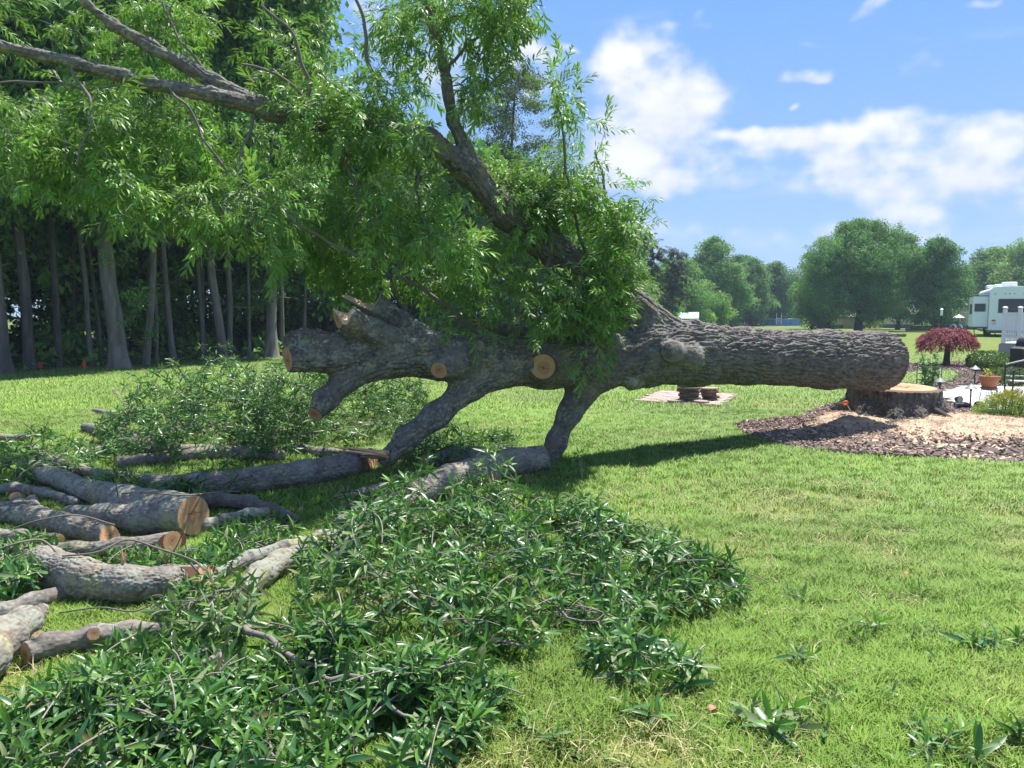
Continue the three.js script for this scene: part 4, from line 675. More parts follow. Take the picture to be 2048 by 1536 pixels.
bough('leafy bough filling the bottom left corner', [[[420, 1300, .16, .022], [330, 1400, .16, .016], [240, 1480, .12, .009]], [[380, 1350, .16, .014], [220, 1390, .12, .009], [60, 1420, .06, .005]], [[420, 1300, .16, .016], [480, 1420, .16, .011], [560, 1520, .1, .007]]], 340, { seed: 131, area: [[-60, 1460], [80, 1390], [220, 1370], [420, 1330], [560, 1360], [640, 1480], [660, 1580], [400, 1640], [100, 1660], [-80, 1640]], h: 0.2, gap: 0.055 });
bough('leafy bough lying over the logs behind the central heap', [[[700, 1010, .22, .02], [830, 1020, .26, .014], [980, 1020, .24, .009], [1120, 1030, .14, .005]]], 230, { seed: 141, area: [[640, 1080], [700, 1010], [820, 1000], [960, 1000], [1090, 1010], [1160, 1050], [1100, 1100], [960, 1080], [800, 1085], [690, 1110]], h: 0.36, gap: 0.055 });
bough('pale drooping leafy spray hanging over the crooked log end', [[[470, 1170, .34, .01], [420, 1190, .36, .008], [370, 1215, .3, .005]]], 80, { seed: 151, area: [[330, 1290], [320, 1230], [370, 1205], [450, 1200], [520, 1220], [500, 1290], [420, 1320]], h: 0.42, gap: 0.045, mats: (R, l) => R() < .5 ? leafPale : R() < .5 ? leafFresh : leafCool });
bough('leafy shoots crossing the short pale log in front', [[[400, 1300, .2, .008], [330, 1320, .2, .006], [250, 1340, .14, .004]]], 60, { seed: 161, area: [[180, 1360], [230, 1320], [340, 1310], [450, 1330], [460, 1390], [330, 1400], [200, 1400]], h: 0.24, gap: 0.05 });
bough('far leafy bough behind the long log, left half', [[[260, 880, .2, .026], [360, 860, .34, .02], [470, 850, .36, .012], [560, 840, .3, .007]]], 900, { seed: 171, area: [[190, 885], [260, 860], [380, 845], [520, 835], [620, 850], [640, 900], [520, 930], [360, 935], [230, 930]], h: 0.75, gap: 0.047, single: 120, side: 1 });
bough('far leafy bough piled under the sawn left stub of the trunk', [[[480, 890, .2, .026], [600, 870, .36, .018], [720, 850, .4, .011], [800, 835, .34, .007]]], 900, { seed: 181, area: [[470, 850], [600, 835], [740, 825], [840, 815], [880, 835], [800, 880], [700, 905], [560, 925], [470, 920]], h: 0.84, gap: 0.047, single: 120, side: 1 });
bough('leafy branch ends lying between the two prop branches', [[[820, 920, .1, .016], [900, 905, .2, .011], [980, 895, .2, .006], [1030, 890, .12, .004]]], 150, { seed: 191, area: [[800, 935], [840, 900], [930, 885], [1030, 880], [1045, 900], [960, 920], [880, 940]], h: 0.36, gap: 0.055, single: 100 });
bough('scruffy leafy branch at the left edge beside the small cut log', [[[-40, 925, .14, .014], [40, 920, .16, .009], [150, 910, .1, .005]]], 170, { seed: 201, area: [[-60, 900], [40, 900], [170, 895], [210, 925], [140, 965], [20, 985], [-60, 980]], h: 0.28, gap: 0.055, single: 80 });
bough('leafy shoots between the forked log and the long log', [[[180, 965, .08, .008], [290, 968, .24, .006], [400, 955, .36, .004]]], 120, { seed: 211, area: [[170, 985], [250, 985], [400, 1000], [440, 1010], [300, 1020], [180, 1010]], h: 0.4, gap: 0.05, single: 100 });
bough('leafy twigs over the log heap near the left edge', [[[-30, 1120, .2, .009], [60, 1095, .3, .006], [110, 1090, .26, .004]]], 110, { seed: 221, area: [[-40, 1180], [0, 1130], [110, 1120], [150, 1140], [60, 1200], [-40, 1240]], h: 0.42, gap: 0.05, single: 100 });
bough('leafy twigs scattered round the dark log and its cut end', [[[300, 1120, .05, .007], [390, 1130, .12, .005], [450, 1120, .1, .004]]], 120, { seed: 231, area: [[150, 1135], [330, 1125], [470, 1110], [540, 1090], [560, 1110], [430, 1160], [250, 1145]], h: 0.22, gap: 0.05, single: 100 });
// ---------------------------------------------------------------- small sprigs dropped on the lawn
const SPRIG = [[1575, 1190, 1.0, 'grey-green sprig with a stiff bare tip, topmost of those below the mulch', 3], [1660, 1038, .8, 'small dark sprig on the bright lawn well below the trunk shadow', 2], [1862, 1190, .9, 'small upright sprig at the right, above the row of three', 2], [1738, 1262, 1.1, 'dark glossy sprig with one leaf pointing up', 3], [1836, 1268, .9, 'flat sprig of greyish leaves beside the glossy sprig', 2], [1968, 1288, 1.2, 'broad sprig near the right edge beside a yellow flower', 4], [2040, 1290, .9, 'sprig cut by the right edge of the picture', 2], [1590, 1310, .9, 'dark sprig sunk in the grass left of the glossy one', 3], [1716, 1288, .7, 'pale green sprig just below the glossy one', 2], [1575, 1450, 1.5, 'large tangled sprig with a bare stalk, right of the heap', 8], [1650, 1392, .9, 'sprig with folded leaves above the large tangled one', 3], [1788, 1392, .8, 'two-leaved light sprig in the lower right lawn', 1], [1900, 1336, .8, 'small sprig with one shiny leaf at the lower right', 2], [1836, 1468, 1.1, 'pale drooping sprig left of the corner tangle', 3], [1960, 1490, 1.5, 'big sprig of wide pale leaves in the bottom right corner', 7], [1262, 1425, 1.1, 'sprig beside the heap at the bottom centre', 3], [1085, 1475, 1.1, 'light sprig alone on the grass below the heap', 3], [1820, 1532, .9, 'sprig cut off by the bottom edge at right', 2], [1880, 1512, .9, 'shaded sprig just left of the corner tangle', 3], [1165, 965, .9, 'single thin shoot standing up beside the log by the prop', 2]];
{
  const R = rng(333);
  for (const [px, py, s, label, n] of SPRIG) {
    const c = onG(px, py), t = thing('leaf_sprig', label, 'sprig', c), gs = [], L = [], tall = label.includes('standing up') ? .3 : 0;
    for (let i = 0; i < n; i++) { const a = R() * 6.3, r = (n > 1 ? .1 : .02) * s * Math.sqrt(R()) * (n > 4 ? 1.4 : 1), p = V(Math.cos(a) * r, .03 + R() * .035 + tall * (.6 + .4 * R()), Math.sin(a) * r), st = tall ? V(0, 0, 0) : V(p.x * .2 - .03, .015, p.z * .2); gs.push(bar(st, p, .0028, 5, .0018)); whorlTips(R, { p, d: p.clone().sub(st).normalize() }, 6 + Math.floor(R() * 3), .95 * s, L); }
    if (n === 8) gs.push(bar(V(.02, .02, -.05), V(-.03, .2, -.12), .003, 5, .0015), bar(V(-.08, .03, 0), V(.1, .03, .04), .004, 5, .003));
    part('stem', bare(gs), std(.3, .24, .18, .9), t);
    for (const l of L) { l.d.y = Math.max(l.d.y, -.12 - l.p.y); const q = part('leaf', leafVar[Math.floor(R() * 3)], R() < .25 ? leafPale : l.young ? leafFresh : leafCool, t); leafMatrix(l.p, l.d, l.up, l.s).decompose(q.position, q.quaternion, q.scale); }
  }
  for (const [px, py, label, c] of [[1190, 894, 'tiny pale fallen leaf on the lawn right of the prop', [.5, .42, .3]], [1370, 884, 'tiny orange fallen leaf on the lawn left of the mulch', [.5, .25, .08]], [1816, 1150, 'small brown fallen leaf in the grass at right', [.4, .2, .1]], [1420, 1425, 'small reddish fallen leaf in the grass near the heap', [.45, .15, .09]]]) { const q = new THREE.Mesh(leafVar[1], std(...c, .8)); q.name = numbered('fallen_leaf'); q.position.copy(onG(px, py)).y += .045; q.rotation.set(.3, R() * 6, .2); q.scale.set(.6, 1, 1.6); scene.add(q); tag(q, label, 'leaf'); }
}
bough('loose leafy twigs strewn between the big sawn face and the pale log', [[[430, 1090, .04, .006], [500, 1070, .1, .004], [560, 1060, .08, .003]]], 60, { seed: 241, area: [[400, 1110], [440, 1060], [560, 1040], [600, 1070], [520, 1100], [430, 1130]], h: .12, gap: .05, single: 100 });
bough('leafy twigs hanging over the forked log and long log ends', [[[380, 1000, .2, .006], [420, 960, .4, .005], [450, 940, .5, .003]]], 46, { seed: 251, area: [[360, 1000], [380, 975], [470, 965], [520, 985], [480, 1010], [400, 1020]], h: .46, gap: .05, single: 100 });
console.log('bough leaves', bough.n, 'wood tris', wood.tris);
// ---------------------------------------------------------------- the woods at the left, tree by tree along the edge, and the mass behind
const TRUNKM = new THREE.MeshStandardMaterial({ vertexColors: true, roughness: .95 });
function trunkGeo(pts, radii, tint, seed, flare = 0, sides = 18) {
  const cv = new THREE.CatmullRomCurve3(pts), N = pts.length * 9, p = [], c = [], idx = [];
  for (let i = 0; i <= N; i++) {
    const t = i / N, q = cv.getPoint(t), u = t * (radii.length - 1), k = Math.min(radii.length - 2, Math.floor(u)), r0 = lerp(radii[k], radii[k + 1], u - k), y = q.y - pts[0].y;
    for (let s = 0; s < sides; s++) {
      const a = s / sides * 2 * Math.PI, fl = flare * Math.exp(-y * 2.6) * (.55 + .65 * Math.max(0, Math.cos(a * 5 + seed)) + .3 * noise(Math.cos(a) * 2, seed, Math.sin(a) * 2)), r = r0 * (1 + .13 * noise(Math.cos(a) * 2.3 + seed, y * 1.4, Math.sin(a) * 2.3) + .07 * noise(Math.cos(a) * 8, y * 1.1 + seed, Math.sin(a) * 8)) + fl;
      p.push(q.x + Math.cos(a) * r, q.y, q.z + Math.sin(a) * r);
      const k2 = .85 + .55 * fbm(Math.cos(a) * 3 + seed, y * 1.2, Math.sin(a) * 3, 3) + .5 * noise(Math.cos(a) * 9, y * .8 + seed, Math.sin(a) * 9), li = sstep(.15, .4, noise(Math.cos(a) * 2 + 7, y * 1.7, Math.sin(a) * 2 + seed)) * .5; c.push(lerp(tint[0] * k2, tint[0] * 1.6, li), lerp(tint[1] * k2, tint[1] * 1.65, li), lerp(tint[2] * k2, tint[2] * 1.55, li));
    }
  }
  for (let i = 0; i < N; i++) for (let s = 0; s < sides; s++) { const b = (s + 1) % sides, A = i * sides + s, B = i * sides + b; idx.push(A, A + sides, B, B, A + sides, B + sides); }
  const g = new THREE.BufferGeometry(); g.setAttribute('position', new THREE.Float32BufferAttribute(p, 3)); g.setAttribute('color', new THREE.Float32BufferAttribute(c, 3)); g.setIndex(idx); g.computeVertexNormals(); return g;
}
const clump = [clumpGeo(26, .55, .2, 61), clumpGeo(22, .5, .18, 62)], bigClump = [clumpGeo(34, 1.0, .36, 63), clumpGeo(30, .9, .33, 64)], needleClump = sprayGeo(.9, 30, .34, 65, 2);
// copies of a leaf clump through a crown made of lobes [x, y, z, rx, ry, rz]; more of them near the outside
function leafMass(R, lobes, per, s0, s1, tint, o = {}) {
  const sets = [[], []], cols = [[], []];
  for (const [x, y, z, rx, ry, rz] of lobes) { const n = Math.round(per * Math.pow(rx * ry * rz, .72)); for (let i = 0; i < n; i++) {
    const d = rdir(R), r = Math.pow(R(), o.core ?? .38) * (1 + .22 * noise(d.x * 2.4 + x, d.y * 2.4 + y, d.z * 2.4 + z)), p = V(x + d.x * rx * r, y + d.y * ry * r, z + d.z * rz * r); if (o.min && p.y < o.min) continue;
    const s = lerp(s0, s1, R()), q = new THREE.Quaternion().setFromEuler(new THREE.Euler((R() - .5) * .9, R() * 6.3, (R() - .5) * .9)), v = R() < .5 ? 0 : 1, k = .55 + R() * .9, w = (R() - .5) * .35;
    sets[v].push(new THREE.Matrix4().compose(p, q, V(s, s * (.8 + R() * .4), s))); cols[v].push(new THREE.Color().setRGB(tint[0] * k * (1 + w), tint[1] * k, tint[2] * k * (1 - w)));
  } }
  return { sets, cols };
}
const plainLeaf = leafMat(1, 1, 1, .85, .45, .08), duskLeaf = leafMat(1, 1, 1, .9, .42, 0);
function crown(parent, R, lobes, per, s0, s1, tint, geos = clump, o = {}, name = 'crown') {
  const m = leafMass(R, lobes, per, s0, s1, tint, o), g = o.parts ? null : new THREE.Group();
  m.sets.forEach((s, i) => { if (s.length) instanced(name, geos[i], plainLeaf, s, parent, m.cols[i], 'stuff'); });
  return m.sets[0].length + m.sets[1].length;
}
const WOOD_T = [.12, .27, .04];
const edge = [   // px of the base, py of the base, width in px, leaned px at the top of the view (y = 300), tint, label
  [8, 745, 27, -12, .15, 'thick dark trunk at the left edge of the woods', 'a'], [58, 740, 20, 46, .11, 'dark straight trunk left of the two orange marker flags', 'a'], [126, 735, 13, 118, .07, 'very dark trunk between the two orange marker flags', 'b'],
  [187, 731, 10, 166, .30, 'pale slender trunk leaning left just right of the flags', 'b'], [206, 728, 7, 186, .14, 'thin grey trunk close behind the pale slender one', 'b'], [237, 736, 30, 222, .26, 'stout pale grey trunk with flared roots at the edge of the lawn', 'a'],
  [292, 730, 14, 330, .22, 'grey trunk leaning right beside the stout pale one', 'b'], [316, 728, 7, 312, .16, 'thin trunk right of the right-leaning one', 'b'], [347, 727, 12, 334, .17, 'straight grey trunk between the leaning one and the tall clean one', 'b'],
  [402, 723, 8, 402, .10, 'thin dark trunk left of the tall clean-stemmed one', 'b'], [412, 722, 6, 405, .12, 'wispy stem touching the thin dark trunk', 'b'], [441, 722, 17, 418, .22, 'tall clean-stemmed grey trunk that bends left as it rises', 'a'],
  [461, 720, 12, 452, .13, 'darker trunk right behind the tall clean-stemmed one', 'b'], [499, 718, 6, 504, .16, 'thin upright stem in the gap left of the leafy trunk', 'b'], [543, 716, 21, 548, .26, 'pale trunk wrapped in leaves just left of the felled tree', 'a'],
  [566, 714, 9, 562, .20, 'slim trunk right of the leaf-wrapped one', 'b'], [604, 706, 7, 626, .24, 'thin bent stem rising behind the left end of the felled tree', 'b'], [715, 700, 12, 712, .24, 'slim pale trunk standing behind the raised sawn stubs', 'a'],
  [812, 697, 15, 806, .07, 'dark trunk behind the middle of the felled tree', 'b'], [1022, 688, 13, 1018, .22, 'greyish trunk behind the felled tree near the big round cut', 'a']];
{
  const R = rng(404); let total = 0;
  for (const [px, py, w, top, tint, label, kind] of edge) {
    const b = onG(px, py), d = -b.z, r = w * d / F / 2, H = (px > 580 ? 9.5 : 15) + R() * (px > 580 ? 1.5 : 4), lean = (top - px) / 420, t = thing('forest_tree', label, 'tree', b);
    const at = h => V(lean * h + .18 * noise(h * .25, px, 1), h - .1, .12 * noise(h * .25, px, 5));
    part('trunk', trunkGeo([at(0), at(1.2), at(3), at(5.5), at(8.5), at(H * .75), at(H)], [r * 1.12, r, r * .95, r * .85, r * .68, r * .42, .03], [.05 + tint * .42, .046 + tint * .385, .043 + tint * .355], px * .13, r > .17 ? r * .9 : r * .35), TRUNKM, t);
    { const db = []; for (let i = 0; i < 4; i++) { const h = 1.8 + R() * 4.5, a = R() * 6.3, L = .5 + R() * 1.3, q = at(h); db.push(bar(q, q.clone().add(V(Math.cos(a) * L, L * (R() - .25) * .6, Math.sin(a) * L)), .012 + r * .1, 5, .005)); } part('dead_branch', bare(db.slice(0, 2)), std(.13, .115, .1, .95), t).userData.kind = 'stuff'; part('dead_branch', bare(db.slice(2)), std(.13, .115, .1, .95), t).userData.kind = 'stuff'; }
    const c = at(H * .7), wide = kind === 'a' ? 3.2 : 2.1, lobes = [];
    for (let i = 0; i < (kind === 'a' ? 7 : 4); i++) { const h = lerp(px > 580 ? 4.2 : 4.9, H, (i + .5) / 7 * (kind === 'a' ? 1 : 1.7)), q = at(h), a = R() * 6.3, rr = wide * .45 * R(); lobes.push([q.x + Math.cos(a) * rr, h, q.z + Math.sin(a) * rr, wide * (.5 + R() * .3), 1.3 + R() * .7, wide * (.5 + R() * .3)]); }
    total += crown(t, R, lobes, kind === 'a' ? 74 : 60, .8, 1.35, WOOD_T);
    // low leafy shoots on the stem
    if ([237, 543, 292, 58, 441, 126, 347, 402, 461].includes(px)) { const lo = px === 543 ? [[.1, 3.7, .3, .75, .9, .6], [-.35, 2.5, .3, .6, .7, .5], [.5, 2.7, .4, .55, .6, .5], [-.4, 4.6, .4, .8, .8, .6]] : px === 237 ? [[.1, 5.6, .5, .9, .8, .5], [.3, 3.3, .4, .55, .35, .35], [.75, 2.2, .5, .6, .3, .4], [-.5, 4.4, .4, .6, .5, .4], [.5, 1.5, .4, .35, .25, .3]] : px === 292 ? [[.3, 1.3, .2, .3, .4, .3], [.3, 2.2, .2, .4, .3, .3]] : [[.2, 5.4, .3, .9, .6, .6]]; crown(t, R, lo, 60, .32, .55, WOOD_T, clump, {}, 'shoots'); }
  }
  // the woods behind: canopy, understorey and stems that read as one mass
  const e0 = V(-24, 0, -9.5), e1 = V(-.1, 0, -42), e2 = V(9, 0, -66), inward = V(-.81, 0, -.585), lobes = [], low = [];
  for (let i = 0; i < 620; i++) { const u = R(), q = u < .72 ? e0.clone().lerp(e1, u / .72) : e1.clone().lerp(e2, (u - .72) / .28), dep = 1.0 + Math.pow(R(), 1.1) * 30; q.addScaledVector(inward, dep); const big = 1.4 + R() * 1.6; const top = u < .42 ? 11.5 : u < .62 ? lerp(11.5, 3.6, (u - .42) / .2) : 3.0; lobes.push([q.x, 5.6 + R() * top, q.z, big, big * .75, big]); }
  for (let i = 0; i < 420; i++) { const u = R(), q = u < .72 ? e0.clone().lerp(e1, u / .72) : e1.clone().lerp(e2, (u - .72) / .28); q.addScaledVector(inward, 3 + R() * 26); const s = .7 + R() * 1.2; low.push([q.x, .3 + R() * 5.6, q.z, s, s * .6, s]); }
  for (let i = 0; i < 90; i++) { const u = R(), q = u < .72 ? e0.clone().lerp(e1, u / .72) : e1.clone().lerp(e2, (u - .72) / .28); q.addScaledVector(inward, .5 + R() * 2.5); const s = .25 + R() * .3; low.push([q.x, .1 + R() * .25, q.z, s * 1.6, s * .5, s * 1.6]); }
  for (let i = 0; i < 70; i++) { const u = R() * .72, q = e0.clone().lerp(e1, u / .72); q.addScaledVector(inward, .6 + R() * 3.5); const s = .35 + R() * .45; low.push([q.x, .8 + R() * 3.6, q.z, s * 1.3, s * .5, s * 1.3]); }
  for (let i = 0; i < 130; i++) { const u = R() * .72, q = e0.clone().lerp(e1, u / .72); q.addScaledVector(inward, -.1 + R() * 1.1); const s = .1 + R() * .2; low.push([q.x, .06 + R() * .16, q.z, s * 1.8, s * .7, s * 1.5]); }
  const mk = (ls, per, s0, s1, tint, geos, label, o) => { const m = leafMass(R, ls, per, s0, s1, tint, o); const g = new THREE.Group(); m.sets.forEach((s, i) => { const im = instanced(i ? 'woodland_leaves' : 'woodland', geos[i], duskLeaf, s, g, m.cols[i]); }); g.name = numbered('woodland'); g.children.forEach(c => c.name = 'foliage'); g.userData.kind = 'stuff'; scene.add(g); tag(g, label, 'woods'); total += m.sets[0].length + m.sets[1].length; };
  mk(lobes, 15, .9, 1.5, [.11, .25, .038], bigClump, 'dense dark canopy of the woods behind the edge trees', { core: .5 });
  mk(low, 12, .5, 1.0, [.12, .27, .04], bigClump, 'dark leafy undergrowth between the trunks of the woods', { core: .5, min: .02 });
  const stems = []; for (let i = 0; i < 110; i++) { const u = R(), q = u < .72 ? e0.clone().lerp(e1, u / .72) : e1.clone().lerp(e2, (u - .72) / .28); q.addScaledVector(inward, 2.5 + R() * 22); const r = .05 + R() * .12, l = (R() - .5) * .8; stems.push(bar(V(q.x, -.1, q.z), V(q.x + l, 9, q.z), r, 7, r * .7)); }
  const sm = new THREE.Mesh(bare(stems), std(.14, .128, .115, .95)); sm.name = 'woodland_stems'; sm.userData.kind = 'stuff'; scene.add(sm); tag(sm, 'dim far stems deep in the shade of the woods', 'woods');
  // shaded forest floor of leaf litter
  const fl = [e0, e1, e2, e2.clone().addScaledVector(inward, 34), e0.clone().addScaledVector(inward, 34)].map(p => [p.x, p.z]);
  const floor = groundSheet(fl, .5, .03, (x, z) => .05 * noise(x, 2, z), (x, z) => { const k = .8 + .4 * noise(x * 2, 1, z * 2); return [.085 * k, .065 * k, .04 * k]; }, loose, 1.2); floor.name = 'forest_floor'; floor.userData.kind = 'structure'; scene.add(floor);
  console.log('woods clumps', total);
}
// two small orange marker flags at the edge of the woods
for (const [px, py, label] of [[82, 741, 'small orange marker flag near the dark trunks, left of two'], [169, 740, 'small orange marker flag beside the pale slender trunk, right of two']]) {
  const b = onG(px, py), t = thing('marker_flag', label, 'flag', b, 0, 'orange marker flags'); part('wire', bar(V(0, 0, 0), V(.01, .3, 0), .006, 5), std(.5, .5, .5, .5), t);
  const g = new THREE.BufferGeometry(); g.setAttribute('position', new THREE.Float32BufferAttribute([.0, .3, 0, .0, .14, .01, .075, .12, .03, -.07, .12, .02, -.05, .26, 0, .07, .22, .02], 3)); g.setIndex([0, 1, 5, 1, 2, 5, 4, 3, 1, 4, 1, 0]); g.computeVertexNormals(); part('flag', g, leafMat(.85, .09, .03, .7, .4, 0), t);
}
// ---------------------------------------------------------------- the trees beyond, each with trunk and crown
function farTree(label, px, py, d, topPy, wPx, tint, seed, o = {}) {
  const R = rng(seed), m = d / F, b = P(px, py, d); b.y = 0; const H = P(px, topPy, d).y, w = wPx * m / 2 * 1.12, t = thing(o.name || 'tree', label, 'tree', b, 0, o.group), tr = o.tr ?? Math.max(.12, w * .055), base = o.base ?? H * .2;
  const tk = [trunkGeo([V(0, -.2, 0), V(.03 * H * (R() - .5), H * .25, 0), V(.05 * H * (R() - .5), H * .55, 0), V(0, H * .93, 0)], [tr * 1.25, tr, tr * .6, .03], o.bark || [.085, .075, .065], seed, tr * .5, 9)];
  for (let i = 0; i < (o.limbs ?? 6); i++) { const a = R() * 6.3, h = lerp(base * .8, H * .6, R()), L = w * (.5 + R() * .35); tk.push(trunkGeo([V(0, h, 0), V(Math.cos(a) * L * .5, h + L * .45, Math.sin(a) * L * .5), V(Math.cos(a) * L, h + L * .75, Math.sin(a) * L)], [tr * .5, tr * .3, .02], o.bark || [.085, .075, .065], seed + i, 0, 6)); }
  part('trunk', mergeGeometries(tk), TRUNKM, t);
  const lobes = [], n = o.lobes ?? 16, s = o.scale ?? clamp(d / 85, .55, 1.4);
  for (let i = 0; i < n; i++) { const f = (i + .5) / n, h = lerp(base, H, Math.pow(f, .85)), prof = o.cone ? (1 - f) * .95 + .08 : Math.sin(Math.PI * clamp(.16 + f * .80)) , a = i * 2.4 + R(), rr = w * prof * (.25 + .6 * R()), lw = w * ((o.lw ?? .34) + R() * .2) * (.55 + .5 * prof); lobes.push([Math.cos(a) * rr, Math.min(h, H - lw * .55), Math.sin(a) * rr * .8, lw, lw * (o.flat ?? .72), lw]); }
  lobes.push([0, lerp(base, H, .45), 0, w * .5, (H - base) * .32, w * .45]); for (let i = 0; i < 7; i++) { const a = R() * 6.3, q = w * .55 * R(); lobes.push([Math.cos(a) * q, H * (1 - .16 * q / w) - w * .06, Math.sin(a) * q, w * .13, w * .16, w * .13]); }
  crown(t, R, lobes, (o.per ?? 34) / Math.pow(s, 1.5), s * .75, s * 1.25, tint, o.geos || clump, { core: o.core ?? .42, min: .1 });
  return t;
}
const LIGHT = [.21, .40, .06], MID = [.155, .33, .055], DARK = [.11, .25, .055], BLUE = [.11, .25, .055], YEL = [.3, .4, .09];
farTree('tall open-crowned tree behind the felled tree against the sky', 1030, 690, 46, 128, 230, [.11, .17, .05], 501, { lobes: 40, base: 4.2, per: 26, core: .5, tr: .2, limbs: 14, scale: .55, flat: .6, lw: .15 });
farTree('dark slender pine right of the leafy curtain', 1286, 668, 72, 462, 74, [.035, .06, .03], 502, { geos: [needleClump, needleClump], lobes: 14, per: 26, base: 3, tr: .18 });
farTree('second dark pine, a little lower and further right', 1345, 664, 82, 497, 66, [.035, .065, .032], 503, { geos: [needleClump, needleClump], lobes: 12, per: 26, base: 2 });
farTree('light green bushy tree right of the felled trunk limb', 1262, 668, 68, 520, 110, LIGHT, 504, { base: .3, lobes: 18 });
farTree('broad light tree above the green-roofed shed', 1318, 660, 86, 540, 110, LIGHT, 505, { base: .3, lobes: 18 });
farTree('big rounded tree, tallest of the far row', 1425, 655, 112, 480, 105, [.15, .31, .05], 506, { base: 1, lobes: 20 });
farTree('leafy tree in front of the tallest of the far row', 1385, 652, 100, 560, 96, LIGHT, 507, { base: .2, lobes: 16 });
farTree('bright low tree right of the shed', 1432, 655, 98, 590, 74, LIGHT, 508, { base: .1, lobes: 14 });
farTree('mid green tree left of the blue pool trees', 1462, 652, 110, 528, 84, MID, 509, { base: .2, lobes: 16 });
farTree('dark blue-green tree left above the pool', 1502, 650, 122, 522, 90, DARK, 510, { base: .2, lobes: 18 });
farTree('dark tree directly above the pool', 1548, 650, 132, 528, 84, DARK, 511, { base: .2, lobes: 18 });
farTree('dark tree at the notch of sky right of the pool', 1590, 650, 150, 560, 70, BLUE, 512, { base: .2, lobes: 14 });
farTree('leafy tree filling the row between the light trees and the tall one', 1352, 658, 96, 520, 130, MID, 525, { base: .1, lobes: 20 });
farTree('dark tree at the back of the row, left of the pool', 1480, 652, 128, 515, 110, DARK, 526, { base: .1, lobes: 20 });
farTree('tall light tree just right of the leafy curtain', 1236, 670, 62, 470, 110, LIGHT, 527, { base: .2, lobes: 20 });
farTree('round dark tree standing behind the pool ladder', 1525, 650, 138, 540, 96, BLUE, 528, { base: .1, lobes: 18 });
farTree('low light bush at the corner of the shed', 1410, 652, 92, 625, 44, LIGHT, 513, { name: 'bush', base: .05, lobes: 8, tr: .05, limbs: 3 });
farTree('small pale conifer standing behind the pool wall', 1562, 648, 142, 614, 26, YEL, 514, { cone: true, base: .3, lobes: 8, tr: .06, limbs: 2 });
farTree('yellowish sapling at the right end of the pool', 1604, 652, 120, 626, 20, YEL, 515, { base: .8, lobes: 6, tr: .05, limbs: 3 });
farTree('thin pale tree with the sky behind it, left of the spreading tree', 1625, 655, 96, 504, 84, [.16, .28, .07], 516, { base: .5, lobes: 16, per: 26 });
farTree('great spreading tree with forked dark trunk on the far lawn', 1716, 662, 82, 446, 236, [.15, .31, .065], 517, { base: 1.6, lobes: 70, tr: .34, limbs: 12, per: 30, lw: .17, scale: .8, core: .3 });
farTree('left side companion of the spreading tree, leaves to the ground', 1640, 660, 86, 540, 104, [.14, .29, .06], 518, { base: .1, lobes: 18 });
farTree('dark rounded tree right of the great spreading tree', 1868, 662, 80, 480, 122, [.11, .25, .055], 519, { base: .5, lobes: 22, tr: .25 });
farTree('tree filling the gap between the spreading tree and the dark one', 1795, 660, 92, 470, 120, [.14, .29, .06], 520, { base: 1.2, lobes: 20 });
farTree('pale hazy tree behind the camper, left', 1985, 655, 118, 500, 150, [.19, .34, .065], 521, { base: 1, lobes: 20, per: 30 });
farTree('pale hazy tree behind the camper at the right edge', 2070, 655, 110, 478, 140, [.19, .34, .065], 522, { base: 1, lobes: 20, per: 30 });
farTree('young yellow-green tree in front of the porch', 1896, 660, 88, 612, 34, YEL, 523, { base: .5, lobes: 8, tr: .05, limbs: 3 });
farTree('light bush in the sun under the spreading tree', 1740, 660, 100, 626, 44, YEL, 524, { name: 'bush', base: .05, lobes: 8, tr: .05, limbs: 3 });
{  // the wooded ridge far off
  const pts = [[-60, 18], [60, 30], [180, 40], [300, 46], [420, 44], [560, 52], [760, 40], [1000, 30]], p = [], idx = []; pts.forEach(([x, h], i) => { for (const [dz, k] of [[0, 0], [60, .6], [140, 1], [260, .9]]) p.push(x + 130, h * k * .9 + 2 * noise(x * .05, 2, dz) - .3, -560 - dz - i * 8); if (i) for (let s = 0; s < 3; s++) { const a = (i - 1) * 4 + s, b = i * 4 + s; idx.push(a, b, a + 1, a + 1, b, b + 1); } });
  const g = new THREE.BufferGeometry(); g.setAttribute('position', new THREE.Float32BufferAttribute(p, 3)); g.setIndex(idx); g.computeVertexNormals(); struct('hill', g, std(.05, .09, .05, 1));
}
// ---------------------------------------------------------------- things of the garden and the far lawn
const white = std(.78, .80, .80, .5), dark = std(.02, .02, .024, .5), green = std(.02, .05, .035, .55), rust = std(.42, .17, .09, .85), greyM = std(.28, .28, .29, .5, { metalness: .3 }), glass = std(.02, .025, .03, .08), blackM = std(.018, .018, .02, .45, { metalness: .2 });
